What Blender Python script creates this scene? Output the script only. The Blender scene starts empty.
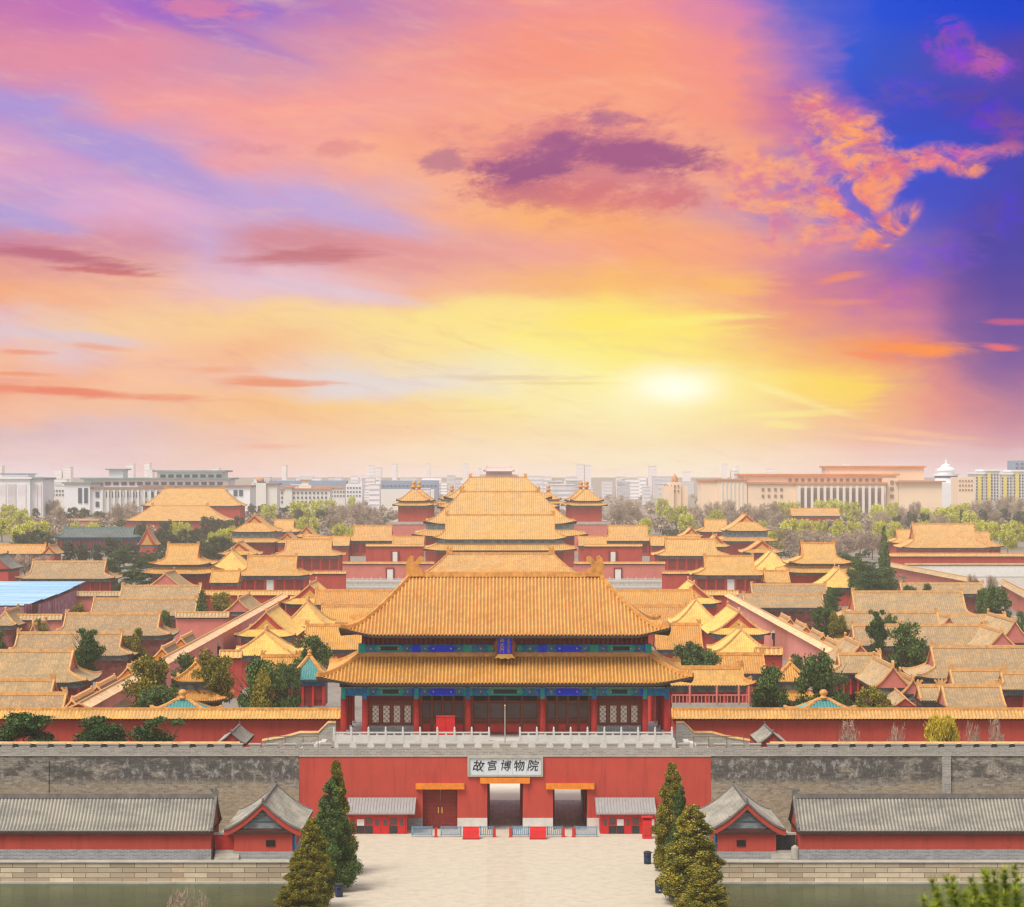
import bpy, math, random
import numpy as np
from mathutils import Vector, Matrix
sc = bpy.context.scene
col = sc.collection
R = math.radians
F = 2440.0                       # focal length in pixels at 1024 px width
CX, CY, CH = 505.0, 474.0, 43.0  # principal column, horizon row, camera height
# ------------------------------------------------------------------ camera, light, exposure
cam = bpy.data.objects.new('camera', bpy.data.cameras.new('camera'))
col.objects.link(cam); sc.camera = cam
cam.location = (0, 0, CH); cam.rotation_euler = (R(90), 0, 0)
cam.data.sensor_width = 36; cam.data.sensor_fit = 'HORIZONTAL'
cam.data.lens = F / 1024 * 36
cam.data.shift_x = (512 - CX) / 1024
cam.data.shift_y = (CY - 453.5) / 1024
cam.data.dof.use_dof = True; cam.data.dof.focus_distance = 520; cam.data.dof.aperture_fstop = 2.2
cam.data.clip_start = 0.5; cam.data.clip_end = 40000
SUN_EL, SUN_AZ = R(58), R(222)    # azimuth from +Y clockwise: high, behind the camera's left shoulder
sun = bpy.data.objects.new('sun', bpy.data.lights.new('sun', 'SUN')); col.objects.link(sun)
sun.data.energy = 3.0; sun.data.angle = R(26); sun.data.color = (1.0, 0.93, 0.80)
sd = Vector((math.sin(SUN_AZ) * math.cos(SUN_EL), math.cos(SUN_AZ) * math.cos(SUN_EL), math.sin(SUN_EL)))
sun.rotation_euler = sd.to_track_quat('Z', 'Y').to_euler()
sun.location = (0, 0, 300)
sc.view_settings.view_transform = 'Standard'; sc.view_settings.look = 'None'
sc.view_settings.exposure = 0.0; sc.view_settings.gamma = 1.0
try: sc.view_settings.use_curve_mapping = False
except Exception: pass
sc.render.engine = 'CYCLES'
cy = sc.cycles
cy.use_denoising = True
try: cy.denoiser = 'OPENIMAGEDENOISE'
except Exception: pass
cy.max_bounces = 5; cy.diffuse_bounces = 3; cy.glossy_bounces = 2; cy.transmission_bounces = 2
cy.volume_bounces = 1; cy.transparent_max_bounces = 8
try: cy.filter_width = 1.3
except Exception: pass

def lin(c):
    o = []
    for v in c[:3]:
        v = v / 255.0
        o.append(v / 12.92 if v <= 0.04045 else ((v + 0.055) / 1.055) ** 2.4)
    return (*o, 1.0)

class NT:
    """small helper to write node maths"""
    def __init__(s, tree): s.t = tree; s.n = tree.nodes; s.l = tree.links
    def new(s, ty, **kw):
        n = s.n.new(ty)
        for k, v in kw.items(): setattr(n, k, v)
        return n
    def put(s, sock, v):
        if hasattr(v, 'is_linked') or isinstance(v, bpy.types.NodeSocket): s.l.new(v, sock)
        else: sock.default_value = v
    def m(s, op, a, b=0.0, c=None, clamp=False):
        n = s.new('ShaderNodeMath', operation=op); n.use_clamp = clamp
        s.put(n.inputs[0], a); s.put(n.inputs[1], b)
        if c is not None: s.put(n.inputs[2], c)
        return n.outputs[0]
    def comb(s, x, y, z=0.0):
        n = s.new('ShaderNodeCombineXYZ'); s.put(n.inputs[0], x); s.put(n.inputs[1], y); s.put(n.inputs[2], z); return n.outputs[0]
    def noise(s, vec, scale, detail=4, rough=0.55, dist=0.0, out='Fac'):
        n = s.new('ShaderNodeTexNoise'); n.inputs['Scale'].default_value = scale
        n.inputs['Detail'].default_value = detail; n.inputs['Roughness'].default_value = rough
        n.inputs['Distortion'].default_value = dist
        if vec is not None: s.l.new(vec, n.inputs['Vector'])
        return n.outputs[out]
    def mix(s, fac, a, b, mode='MIX'):
        n = s.new('ShaderNodeMix', data_type='RGBA', blend_type=mode)
        s.put(n.inputs[0], fac); s.put(n.inputs[6], a); s.put(n.inputs[7], b); return n.outputs[2]
    def smooth(s, v, lo, hi, a=0.0, b=1.0):
        n = s.new('ShaderNodeMapRange', interpolation_type='SMOOTHSTEP')
        s.put(n.inputs[0], v)
        n.inputs[1].default_value = lo; n.inputs[2].default_value = hi
        n.inputs[3].default_value = a; n.inputs[4].default_value = b; return n.outputs[0]
    def ramp(s, fac, stops, interp='LINEAR'):
        n = s.new('ShaderNodeValToRGB'); r = n.color_ramp; r.interpolation = interp
        while len(r.elements) < len(stops): r.elements.new(0.5)
        for e, (p, c) in zip(r.elements, sorted(stops, key=lambda q: q[0])): e.position = p; 
        for e, (p, c) in zip(r.elements, sorted(stops, key=lambda q: q[0])): e.color = c
        s.put(n.inputs[0], fac); return n.outputs[0]

# ------------------------------------------------------------------ the sunset sky (world, by direction)
world = bpy.data.worlds.new('World'); sc.world = world; world.use_nodes = True
try: world.cycles.sampling_method = 'MANUAL'; world.cycles.sample_map_resolution = 512
except Exception: pass
def build_sky():
    t = NT(world.node_tree); t.n.clear()
    out = t.new('ShaderNodeOutputWorld')
    tc = t.new('ShaderNodeTexCoord'); sp = t.new('ShaderNodeSeparateXYZ'); t.l.new(tc.outputs['Generated'], sp.inputs[0])
    x, y, z = sp.outputs
    yy = t.m('MAXIMUM', y, 0.02)
    # tangent-plane coordinates of the southern sky; 1 unit = 1000 "steps" of 1/F
    U = t.m('MULTIPLY_ADD', t.m('DIVIDE', x, yy), F / 1000.0, CX / 1000.0)
    V = t.m('MULTIPLY_ADD', t.m('DIVIDE', z, yy), -F / 1000.0, CY / 1000.0)
    P = t.comb(U, V)
    # domain warp
    str1 = t.comb(t.m('MULTIPLY', U, 1.0), t.m('MULTIPLY', V, 2.6))
    w1 = t.new('ShaderNodeTexNoise'); w1.inputs['Scale'].default_value = 4.5; w1.inputs['Detail'].default_value = 5; w1.inputs['Roughness'].default_value = 0.6
    t.l.new(str1, w1.inputs['Vector'])
    ws = t.new('ShaderNodeSeparateColor'); t.l.new(w1.outputs['Color'], ws.inputs[0])
    Uw = t.m('ADD', U, t.m('MULTIPLY', t.m('SUBTRACT', ws.outputs[0], 0.5), 0.20))
    Vw = t.m('ADD', V, t.m('MULTIPLY', t.m('SUBTRACT', ws.outputs[1], 0.5), 0.075))
    rows = [
     (0, [(0,195,115,180),(110,190,110,190),(200,140,95,200),(260,150,105,205),(384,195,130,180),(512,243,150,145),(650,243,145,145),(735,195,120,190),(800,90,100,205),(880,22,76,215),(1024,0,62,205)]),
     (60, [(0,225,140,165),(128,226,142,165),(256,208,146,180),(384,238,155,152),(512,248,150,130),(640,250,155,125),(745,245,145,140),(800,165,115,190),(845,45,85,210),(900,50,80,195),(1024,80,62,170)]),
     (105, [(0,170,145,215),(60,182,150,212),(125,236,155,165),(256,250,160,150),(384,246,160,150),(512,248,162,135),(640,250,162,130),(740,246,150,130),(805,195,110,165),(860,45,72,200),(940,50,66,185),(1024,60,60,178)]),
     (160, [(0,222,162,198),(70,205,155,205),(135,184,154,215),(215,236,160,170),(384,250,172,140),(512,245,158,132),(640,246,162,138),(745,242,162,132),(810,120,95,200),(896,42,78,208),(960,40,74,205),(1024,55,62,182)]),
     (210, [(0,176,154,214),(70,215,165,208),(128,226,170,204),(230,205,166,213),(330,196,165,214),(430,246,176,150),(512,250,180,120),(640,242,160,130),(740,212,150,168),(820,125,102,200),(896,54,72,200),(1024,60,60,178)]),
     (250, [(0,205,135,160),(80,210,140,162),(130,214,145,165),(200,205,165,205),(265,212,140,155),(330,214,140,150),(400,226,150,152),(512,240,165,150),(640,250,165,120),(740,245,160,132),(820,205,130,165),(900,125,92,180),(1024,68,60,170)]),
     (288, [(0,245,170,130),(128,245,186,150),(240,228,190,210),(340,230,186,200),(420,245,180,150),(512,248,180,120),(600,252,188,105),(720,248,172,110),(800,230,135,132),(896,180,100,158),(1024,88,60,160)]),
     (320, [(0,225,190,205),(90,248,204,155),(200,250,205,142),(330,250,215,150),(430,253,228,140),(512,253,228,130),(600,254,225,110),(700,253,200,118),(800,240,150,112),(896,200,112,150),(1024,108,70,160)]),
     (350, [(0,245,182,150),(60,228,195,202),(128,248,195,160),(256,248,186,135),(400,250,220,155),(512,255,240,130),(600,255,238,110),(700,255,226,100),(800,250,178,90),(896,238,130,104),(1024,132,80,158)]),
     (385, [(0,243,160,125),(128,250,190,150),(256,245,190,160),(350,228,215,214),(450,238,225,208),(540,252,238,178),(620,255,246,160),(672,255,252,210),(740,255,238,140),(820,255,212,72),(870,250,188,90),(935,215,122,130),(1024,172,96,150)]),
     (410, [(0,244,180,152),(128,245,188,148),(256,250,190,122),(400,252,214,140),(512,253,230,150),(640,255,244,190),(760,253,226,140),(860,246,178,112),(935,230,132,122),(1024,192,110,140)]),
     (436, [(0,214,176,186),(128,226,186,186),(256,245,190,160),(400,252,210,150),(512,252,220,160),(640,253,230,180),(760,250,206,152),(900,236,160,142),(1024,202,122,150)]),
     (456, [(0,226,190,202),(256,244,198,190),(400,255,220,178),(512,255,226,176),(640,255,238,196),(800,250,212,184),(900,236,180,170),(1024,214,160,174)]),
     (480, [(0,240,222,230),(256,246,218,222),(512,255,230,210),(700,255,238,214),(1024,234,200,212)]),
    ]
    cur = None; prev = 0
    for (yr, st) in rows:
        c = t.ramp(Uw, [(p / 1024.0 / 1.0 * 1.0, lin(rgb)) for p, *rgb in [(q[0] * 1.024, q[1], q[2], q[3]) for q in st]], 'EASE' if 0 else 'LINEAR')
        if cur is None: cur = c
        else:
            cur = t.mix(t.smooth(Vw, prev / 1000.0, yr / 1000.0), cur, c)
        prev = yr
    def ell(cx, cy_, rx, ry, rot=0.0, soft=1.0, u=U, v=V):
        du = t.m('SUBTRACT', u, cx / 1000.0); dv = t.m('SUBTRACT', v, cy_ / 1000.0)
        ca, sa = math.cos(R(rot)), math.sin(R(rot))
        a = t.m('DIVIDE', t.m('ADD', t.m('MULTIPLY', du, ca), t.m('MULTIPLY', dv, sa)), rx / 1000.0)
        b = t.m('DIVIDE', t.m('SUBTRACT', t.m('MULTIPLY', dv, ca), t.m('MULTIPLY', du, sa)), ry / 1000.0)
        r2 = t.m('ADD', t.m('MULTIPLY', a, a), t.m('MULTIPLY', b, b))
        return t.m('POWER', 2.718, t.m('MULTIPLY', r2, -soft))
    # long violet-blue rents drifting down to the right
    rn = t.noise(t.comb(t.m('MULTIPLY_ADD', V, -0.9, U), t.m('MULTIPLY_ADD', U, -1.2, t.m('MULTIPLY', V, 3.4))), 4.0, 8, 0.6, 0.3)
    for (cx, cy_, rx, ry, rot, c, amt) in [(110, 148, 175, 20, 22, (172, 150, 216), 0.85), (340, 212, 130, 17, 13, (192, 166, 218), 0.8), (200, 26, 120, 12, 18, (140, 98, 205), 0.5),
        (35, 222, 60, 9, 10, (176, 156, 216), 0.7), (340, 292, 100, 9, 8, (226, 200, 214), 0.7), (60, 336, 80, 8, 6, (218, 200, 214), 0.7), (360, 380, 90, 7, 4, (228, 216, 214), 0.7),
        (1000, 330, 60, 90, 0, (92, 56, 150), 0.55), (1010, 240, 60, 60, 0, (62, 52, 160), 0.5)]:
        e = ell(cx, cy_, rx, ry, rot, 1.0)
        cur = t.mix(t.m('MULTIPLY', t.m('MULTIPLY', t.smooth(t.m('ADD', t.m('MULTIPLY', e, 0.6), rn), 0.55, 1.05), t.smooth(e, 0.03, 0.45)), amt), cur, lin(c))
    # soft streaks over the whole sky
    st = t.comb(t.m('MULTIPLY_ADD', V, -0.6, U), t.m('MULTIPLY', V, 4.5))
    n1 = t.noise(st, 6.0, 8, 0.62, 0.6)
    calm = t.m('SUBTRACT', 1.0, t.smooth(t.m('MULTIPLY_ADD', V, -0.35, U), 0.62, 0.74), clamp=True)
    cur = t.mix(t.m('MULTIPLY', calm, t.smooth(n1, 0.50, 0.74, 0, 0.30)), cur, lin((255, 196, 150)), 'MIX')
    st2 = t.comb(t.m('MULTIPLY_ADD', V, -0.4, U), t.m('MULTIPLY_ADD', V, 5.5, 3.3))
    n2 = t.noise(st2, 8.0, 8, 0.62, 0.5)
    cur = t.mix(t.m('MULTIPLY', calm, t.smooth(n2, 0.52, 0.76, 0, 0.22)), cur, lin((206, 142, 172)), 'MIX')
    fn_ = t.noise(t.comb(t.m('MULTIPLY_ADD', V, -0.8, U), t.m('MULTIPLY_ADD', U, -0.9, t.m('MULTIPLY', V, 4.0))), 14.0, 12, 0.72, 0.2)
    cur = t.mix(t.m('MULTIPLY', calm, t.smooth(fn_, 0.48, 0.80, 0, 0.26)), cur, lin((255, 214, 176)))
    cur = t.mix(t.m('MULTIPLY', calm, t.smooth(fn_, 0.50, 0.22, 0, 0.26)), cur, lin((222, 120, 140)))
    # clumpy violet cloud in the middle
    cn = t.noise(t.comb(U, t.m('MULTIPLY_ADD', U, 0.25, t.m('MULTIPLY', V, 2.2))), 17.0, 12, 0.70, 0.15)
    for (cx, cy_, rx, ry, rot, thr, c, amt) in [
        (585, 165, 145, 58, 0, 0.54, (204, 114, 134), 0.75), (575, 195, 120, 22, 3, 0.56, (214, 112, 118), 0.6), (520, 186, 85, 30, 5, 0.66, (198, 112, 128), 0.8),
        (640, 155, 95, 20, 5, 0.55, (158, 84, 134), 0.9), (530, 168, 60, 18, -8, 0.55, (152, 82, 134), 0.9), (560, 148, 46, 14, -20, 0.54, (160, 88, 138), 0.85), (612, 118, 40, 12, 0, 0.60, (176, 105, 140), 0.8), (442, 161, 22, 13, 0, 0.50, (188, 120, 140), 0.8),
        (250, 148, 60, 12, 2, 0.66, (214, 130, 140), 0.6), (345, 148, 60, 12, -4, 0.66, (222, 135, 140), 0.6),
        (205, 8, 60, 14, 3, 0.56, (228, 132, 160), 0.7)]:
        e = ell(cx, cy_, rx, ry, rot)
        f = t.smooth(t.m('ADD', t.m('MULTIPLY', e, 0.45), t.m('SUBTRACT', cn, 0.22)), thr - 0.16, thr + 0.13, 0, amt)
        f = t.m('MULTIPLY', f, t.smooth(e, 0.04, 0.4))
        cur = t.mix(f, cur, lin(c))
    # glow under that cloud
    cur = t.mix(t.m('MULTIPLY', ell(600, 222, 150, 14, 4), 0.55), cur, lin((255, 172, 96)))
    # fiery wisps against the blue, upper right
    wp = t.comb(t.m('MULTIPLY_ADD', V, 0.9, U), t.m('MULTIPLY_ADD', U, -0.5, t.m('MULTIPLY', V, 1.7)))
    wn = t.noise(wp, 11.0, 10, 0.60, 0.7)
    wr = t.m('ABSOLUTE', t.m('SUBTRACT', wn, 0.5))
    wisp = t.smooth(wr, 0.0, 0.11, 1.0, 0.0)
    bill = t.noise(t.comb(t.m('MULTIPLY', U, 1.2), t.m('MULTIPLY', V, 1.9)), 15.0, 10, 0.70, 0.35)
    fr_ = t.m('ABSOLUTE', t.m('SUBTRACT', t.noise(t.comb(t.m('MULTIPLY_ADD', V, 1.0, U), t.m('MULTIPLY_ADD', U, -0.6, t.m('MULTIPLY', V, 2.2))), 19.0, 12, 0.66, 0.5), 0.5))
    fil = t.smooth(fr_, 0.0, 0.16, 1.0, 0.25)
    tone = t.smooth(t.noise(t.comb(U, t.m('MULTIPLY', V, 1.5)), 30.0, 6, 0.6), 0.40, 0.62)
    for (cx, cy_, rx, ry, rot, c, amt, kind) in [
        (835, 118, 62, 26, 20, (255, 158, 110), 1.0, 'b'), (852, 150, 50, 32, 0, (255, 162, 100), 1.0, 'b'),
        (905, 165, 62, 17, -14, (255, 150, 100), 1.0, 'b'), (975, 154, 62, 13, -8, (240, 128, 130), 0.9, 'b'),
        (965, 168, 26, 12, 0, (255, 150, 96), 0.9, 'b'), (800, 195, 90, 66, 0, (246, 156, 124), 0.8, 'w'), (860, 190, 60, 34, -30, (252, 150, 104), 0.95, 'w'),
        (760, 180, 60, 46, 0, (255, 170, 112), 0.75, 'b'), (885, 232, 48, 16, -40, (255, 148, 92), 0.9, 'w'), (800, 215, 60, 36, -30, (255,168,108), 0.7, 'b'),
        (985, 62, 55, 20, 6, (190, 92, 165), 0.9, 'b'), (950, 45, 30, 34, -40, (150, 75, 165), 0.7, 'w'), (1010, 130, 45, 24, 0, (150, 72, 150), 0.75, 'b'),
        (900, 96, 60, 24, 0, (110, 80, 170), 0.6, 'b'), (985, 110, 60, 30, 10, (96, 62, 160), 0.7, 'b'), (1000, 215, 50, 30, -10, (88, 62, 165), 0.6, 'b'), (930, 260, 70, 26, -15, (140, 84, 165), 0.6, 'b'), (880, 300, 60, 18, -10, (205, 110, 145), 0.6, 'b')]:
        e = ell(cx, cy_, rx, ry, rot, 1.1)
        if kind == 'b': f = t.m('MULTIPLY', t.smooth(t.m('ADD', t.m('MULTIPLY', e, 0.42), bill), 0.60, 0.96), fil)
        else: f = t.m('MULTIPLY', wisp, t.smooth(e, 0.2, 0.6))
        f = t.m('MULTIPLY', t.m('MULTIPLY', f, t.smooth(e, 0.08, 0.55)), amt)
        cur = t.mix(f, cur, t.mix(tone, lin(c), lin((c[0] * .88, c[1] * .74, min(255, c[2] * 1.30)))))
    # red and orange bars near the horizon
    bn = t.noise(t.comb(U, t.m('MULTIPLY', V, 8.0)), 10.0, 10, 0.68, 0.3)
    for (cx, cy_, rx, ry, rot, c, amt) in [
        (65, 392, 150, 6, 3.5, (236, 120, 84), 0.95), (20, 374, 50, 3, 2, (238, 140, 96), 0.7), (20, 352, 34, 3, 2, (238, 140, 110), 0.7), (275, 382, 66, 6, 2, (238, 140, 96), 0.85), (100, 347, 30, 4, 5, (240,150,110), 0.6),
        (210, 370, 40, 4, 0, (240, 155, 110), 0.6), (265, 447, 40, 3, 0, (240,150,120), 0.6), (310, 255, 85, 11, -5, (196, 108, 118), 0.8), (60, 256, 120, 9, 8, (190, 102, 124), 0.9), (110, 272, 70, 4, 5, (200, 96, 106), 0.8),
        (905, 348, 80, 9, 3, (252, 138, 56), 1.0), (870, 356, 40, 5, 8, (250, 120, 60), 0.8), (1000, 348, 22, 4, 2, (240, 100, 100), 0.9), (1010, 322, 26, 4, 0, (200, 80, 130), 0.8),
        (840, 238, 28, 6, -8, (252, 150, 110), 0.6), (840, 278, 26, 5, -10, (250, 140, 90), 0.7), (830, 302, 60, 4, 0, (250, 150, 90), 0.4), (780, 425, 30, 5, 2, (255, 236, 120), 0.8), (785, 414, 70, 4, -2, (255, 238, 130), 0.7),
        (790, 396, 60, 5, 18, (255, 240, 170), 0.7), (910, 432, 90, 5, 6, (255, 190, 120), 0.6), (895, 440, 70, 3, 5, (255, 205, 130), 0.6), (640, 325, 120, 22, 0, (255, 232, 90), 0.7), (700, 320, 90, 6, -3, (255, 240, 120), 0.6),
        (520, 378, 110, 4, 0, (226, 200, 170), 0.8), (560, 383, 90, 2.5, 0, (230, 190, 120), 0.6), (740, 285, 50, 14, 0, (255, 192, 90), 0.5), (835, 392, 60, 20, 0, (255, 214, 50), 0.8)]:
        e = ell(cx, cy_, rx, ry, rot, 1.0)
        f = t.m('MULTIPLY', t.smooth(t.m('ADD', t.m('MULTIPLY', e, 0.5), bn), 0.60, 1.02), amt)
        f = t.m('MULTIPLY', f, t.smooth(e, 0.02, 0.35))
        cur = t.mix(f, cur, lin(c))
    # the sun through cloud
    g1 = t.m('MULTIPLY', ell(674, 385, 150, 60, 0), 0.42)
    cur = t.mix(g1, cur, (1.0, 0.88, 0.30, 1))
    g2 = ell(676, 388, 42, 17, 0)
    cur = t.mix(t.m('MULTIPLY', g2, 1.0), cur, (1.1, 1.08, 0.85, 1))
    # below the horizon: hazy pink
    bg1 = t.new('ShaderNodeBackground'); t.l.new(cur, bg1.inputs[0]); bg1.inputs[1].default_value = 1.0
    sky = t.new('ShaderNodeTexSky'); sky.sky_type = 'NISHITA'; sky.sun_disc = False
    sky.sun_elevation = SUN_EL; sky.sun_rotation = SUN_AZ
    sky.air_density = 1.0; sky.dust_density = 4.0; sky.ozone_density = 1.0
    warm = t.mix(0.55, sky.outputs[0], (8.4, 7.4, 7.0, 1))      # thin pinkish overcast over the blue
    bg2 = t.new('ShaderNodeBackground'); t.l.new(warm, bg2.inputs[0]); bg2.inputs[1].default_value = 0.12
    # blend: the painted sunset fills the south, the rest is the day sky
    f = t.smooth(t.m('DIVIDE', z, yy), 0.26, 0.60, 1.0, 0.0)
    f = t.m('MULTIPLY', f, t.smooth(y, 0.45, 0.8))
    mx = t.new('ShaderNodeMixShader'); t.l.new(f, mx.inputs[0]); t.l.new(bg2.outputs[0], mx.inputs[1]); t.l.new(bg1.outputs[0], mx.inputs[2])
    t.l.new(mx.outputs[0], out.inputs[0])
build_sky()

# ------------------------------------------------------------------ materials
def mat(name, base, rough=0.8, var=0.25, scale=0.6, bump=0.0, bscale=6.0, spec=0.3, c2=None, metal=0.0, extra=None, objvar=0.0, coords='Object', stretch=None):
    m = bpy.data.materials.new(name); m.use_nodes = True
    t = NT(m.node_tree); b = t.n['Principled BSDF']
    tc = t.new('ShaderNodeTexCoord'); v = tc.outputs[coords]
    if stretch:
        mp = t.new('ShaderNodeMapping'); t.l.new(v, mp.inputs[0]); mp.inputs['Scale'].default_value = stretch; v = mp.outputs[0]
    base = (*base, 1) if len(base) == 3 else base
    n = t.noise(v, scale, 6, 0.62)
    lo = tuple(c * (1 - var) for c in base[:3]) + (1,)
    hi = (*c2, 1) if c2 else tuple(min(1, c * (1 + var)) for c in base[:3]) + (1,)
    c = t.ramp(n, [(0.30, lo), (0.50, base), (0.72, hi)])
    if objvar:
        oi = t.new('ShaderNodeObjectInfo')
        hs = t.new('ShaderNodeHueSaturation'); t.l.new(c, hs.inputs['Color'])
        t.l.new(t.m('MULTIPLY_ADD', oi.outputs['Random'], objvar, 1 - objvar / 2), hs.inputs['Value'])
        t.l.new(t.m('MULTIPLY_ADD', oi.outputs['Random'], 0.02, 0.49), hs.inputs['Hue'])
        c = hs.outputs[0]
    if extra: c = extra(t, v, c, tc)
    t.l.new(c, b.inputs['Base Color'])
    b.inputs['Roughness'].default_value = rough; b.inputs['Specular IOR Level'].default_value = spec
    b.inputs['Metallic'].default_value = metal
    if bump:
        bn = t.new('ShaderNodeBump'); bn.inputs['Strength'].default_value = bump; bn.inputs['Distance'].default_value = 0.05
        t.l.new(t.noise(v, bscale, 5, 0.6), bn.inputs['Height']); t.l.new(bn.outputs[0], b.inputs['Normal'])
    return m
def tile_mat(name, base, var=0.3, rough=0.45, weather=None, wamt=0.5, rows=2.6, groove=0.75, ov=.14):
    def ex(t, v, c, tc):
        uv = tc.outputs['UV']
        mp = t.new('ShaderNodeMapping'); t.l.new(uv, mp.inputs[0]); mp.inputs['Scale'].default_value = (1.1, 0.35, 1)
        s1 = t.noise(mp.outputs[0], 1.0, 4, 0.7)
        c = t.mix(t.smooth(s1, 0.35, 0.7, 0, 0.6), c, tuple(k * 0.72 for k in base) + (1,))
        mp2 = t.new('ShaderNodeMapping'); t.l.new(uv, mp2.inputs[0]); mp2.inputs['Scale'].default_value = (0.06, 0.5, 1)
        s2 = t.noise(mp2.outputs[0], 1.0, 5, 0.65)
        if weather: c = t.mix(t.smooth(s2, 0.40, 0.62, 0, wamt), c, (*weather, 1))
        sp = t.new('ShaderNodeSeparateXYZ'); t.l.new(uv, sp.inputs[0])
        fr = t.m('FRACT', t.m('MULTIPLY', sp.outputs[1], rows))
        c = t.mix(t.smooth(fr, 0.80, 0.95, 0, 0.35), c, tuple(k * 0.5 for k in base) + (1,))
        wv = t.new('ShaderNodeTexWhiteNoise'); wv.noise_dimensions = '2D'
        fl = t.comb(t.m('FLOOR', sp.outputs[0]), t.m('FLOOR', t.m('MULTIPLY', sp.outputs[1], rows)))
        t.l.new(fl, wv.inputs['Vector'])
        c = t.mix(t.smooth(wv.outputs['Value'], 0.4, 1.0, 0, 0.45), c, tuple(min(1, k * 1.45) for k in base) + (1,))
        fu = t.m('FRACT', sp.outputs[0])        # groove shade painted dark into the pan tiles between the round ones
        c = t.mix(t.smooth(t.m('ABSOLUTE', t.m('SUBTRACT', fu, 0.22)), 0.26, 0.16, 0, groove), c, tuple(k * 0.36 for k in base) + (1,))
        return c
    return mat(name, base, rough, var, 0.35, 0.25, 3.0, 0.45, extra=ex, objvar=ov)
def streak(t, v):
    mp = t.new('ShaderNodeMapping'); t.l.new(v, mp.inputs[0]); mp.inputs['Scale'].default_value = (1.1, 1.1, 0.10); return mp.outputs[0]
M = {}
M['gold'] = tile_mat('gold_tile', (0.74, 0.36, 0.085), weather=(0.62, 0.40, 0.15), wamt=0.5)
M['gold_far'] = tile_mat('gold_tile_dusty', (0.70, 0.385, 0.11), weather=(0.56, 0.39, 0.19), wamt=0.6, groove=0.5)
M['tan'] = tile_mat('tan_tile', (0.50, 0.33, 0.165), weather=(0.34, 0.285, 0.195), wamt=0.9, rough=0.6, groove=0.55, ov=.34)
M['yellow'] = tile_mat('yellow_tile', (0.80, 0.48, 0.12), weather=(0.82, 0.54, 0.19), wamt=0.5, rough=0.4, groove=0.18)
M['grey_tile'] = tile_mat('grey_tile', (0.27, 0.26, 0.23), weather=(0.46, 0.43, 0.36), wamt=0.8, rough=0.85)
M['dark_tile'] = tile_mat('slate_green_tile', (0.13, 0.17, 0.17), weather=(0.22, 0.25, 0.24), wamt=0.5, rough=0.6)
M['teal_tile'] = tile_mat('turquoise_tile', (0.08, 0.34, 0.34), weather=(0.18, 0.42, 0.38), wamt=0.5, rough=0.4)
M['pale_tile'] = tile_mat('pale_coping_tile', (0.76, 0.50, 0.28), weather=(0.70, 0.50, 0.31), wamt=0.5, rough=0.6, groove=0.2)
M['ridge'] = mat('ridge_glaze', (0.64, 0.30, 0.07), 0.4, 0.35, 1.4, 0.4, 5, 0.5)
M['ridge_tan'] = mat('ridge_glaze_pale', (0.66, 0.36, 0.13), 0.5, 0.3, 1.2, 0.3, 5, 0.4)
M['ridge_grey'] = mat('ridge_grey_tile', (0.17, 0.16, 0.15), 0.8, 0.3, 1.2, 0.3, 5, 0.3)
M['ridge_teal'] = mat('ridge_green_glaze', (0.06, 0.25, 0.22), 0.4, 0.3, 1.2, 0.3, 5, 0.4)
M['red'] = mat('red_wall_plaster', (0.50, 0.075, 0.055), 0.85, 0.10, 0.25, 0.15, 2.0, 0.2, extra=lambda t, v, c, tc: t.mix(t.smooth(t.noise(v, 0.9, 6, 0.7), 0.55, 0.8, 0, 0.35), t.mix(t.smooth(t.noise(streak(t, v), 1.0, 6, 0.7), 0.48, 0.68, 0, 0.6), c, (0.34, 0.05, 0.045, 1)), (0.60, 0.16, 0.12, 1)))
M['pink'] = mat('faded_red_plaster', (0.62, 0.20, 0.165), 0.9, 0.12, 0.2, 0.15, 2.0, 0.2, extra=lambda t, v, c, tc: t.mix(t.smooth(t.noise(v, 0.5, 6, 0.7), 0.5, 0.8, 0, 0.4), c, (0.68, 0.33, 0.28, 1)))
M['salmon'] = mat('salmon_plaster', (0.80, 0.32, 0.26), 0.9, 0.10, 0.15, 0.15, 2.0, 0.2, extra=lambda t, v, c, tc: t.mix(t.smooth(t.noise(v, 0.5, 6, 0.7), 0.5, 0.8, 0, 0.4), c, (0.72, 0.22, 0.18, 1)))
M['red_paint'] = mat('red_lacquer', (0.56, 0.034, 0.030), 0.45, 0.2, 1.5, 0, 1, 0.4)
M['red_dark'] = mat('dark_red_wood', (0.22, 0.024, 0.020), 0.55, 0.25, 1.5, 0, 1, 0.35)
M['red_bright'] = mat('bright_red_paint', (0.62, 0.018, 0.022), 0.45, 0.12, 1.5, 0, 1, 0.4)
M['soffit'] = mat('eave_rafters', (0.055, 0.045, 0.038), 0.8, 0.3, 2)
M['teal_beam'] = mat('painted_beam_blue_green', (0.008, 0.17, 0.42), 0.6, 0.4, 2.2, c2=(0.02, 0.36, 0.48))
M['blue'] = mat('painted_blue', (0.002, 0.035, 1.0), 0.5, 0.15, 2)
M['green'] = mat('painted_green', (0.01, 0.36, 0.31), 0.5, 0.2, 2)
M['beam_far'] = mat('painted_beam_far', (0.16, 0.24, 0.28), 0.7, 0.5, 0.8, c2=(0.36, 0.40, 0.38))
M['goldleaf'] = mat('gilded_paint', (0.72, 0.42, 0.10), 0.4, 0.2, 3, metal=0.3)
M['marble'] = mat('white_marble', (0.64, 0.63, 0.60), 0.55, 0.12, 0.8, 0.15, 4, 0.4)
M['stone'] = mat('pale_stone', (0.44, 0.42, 0.37), 0.85, 0.2, 0.5, 0.3, 3)
M['dark'] = mat('dark_interior', (0.012, 0.010, 0.010), 0.6, 0.2, 1)
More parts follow.
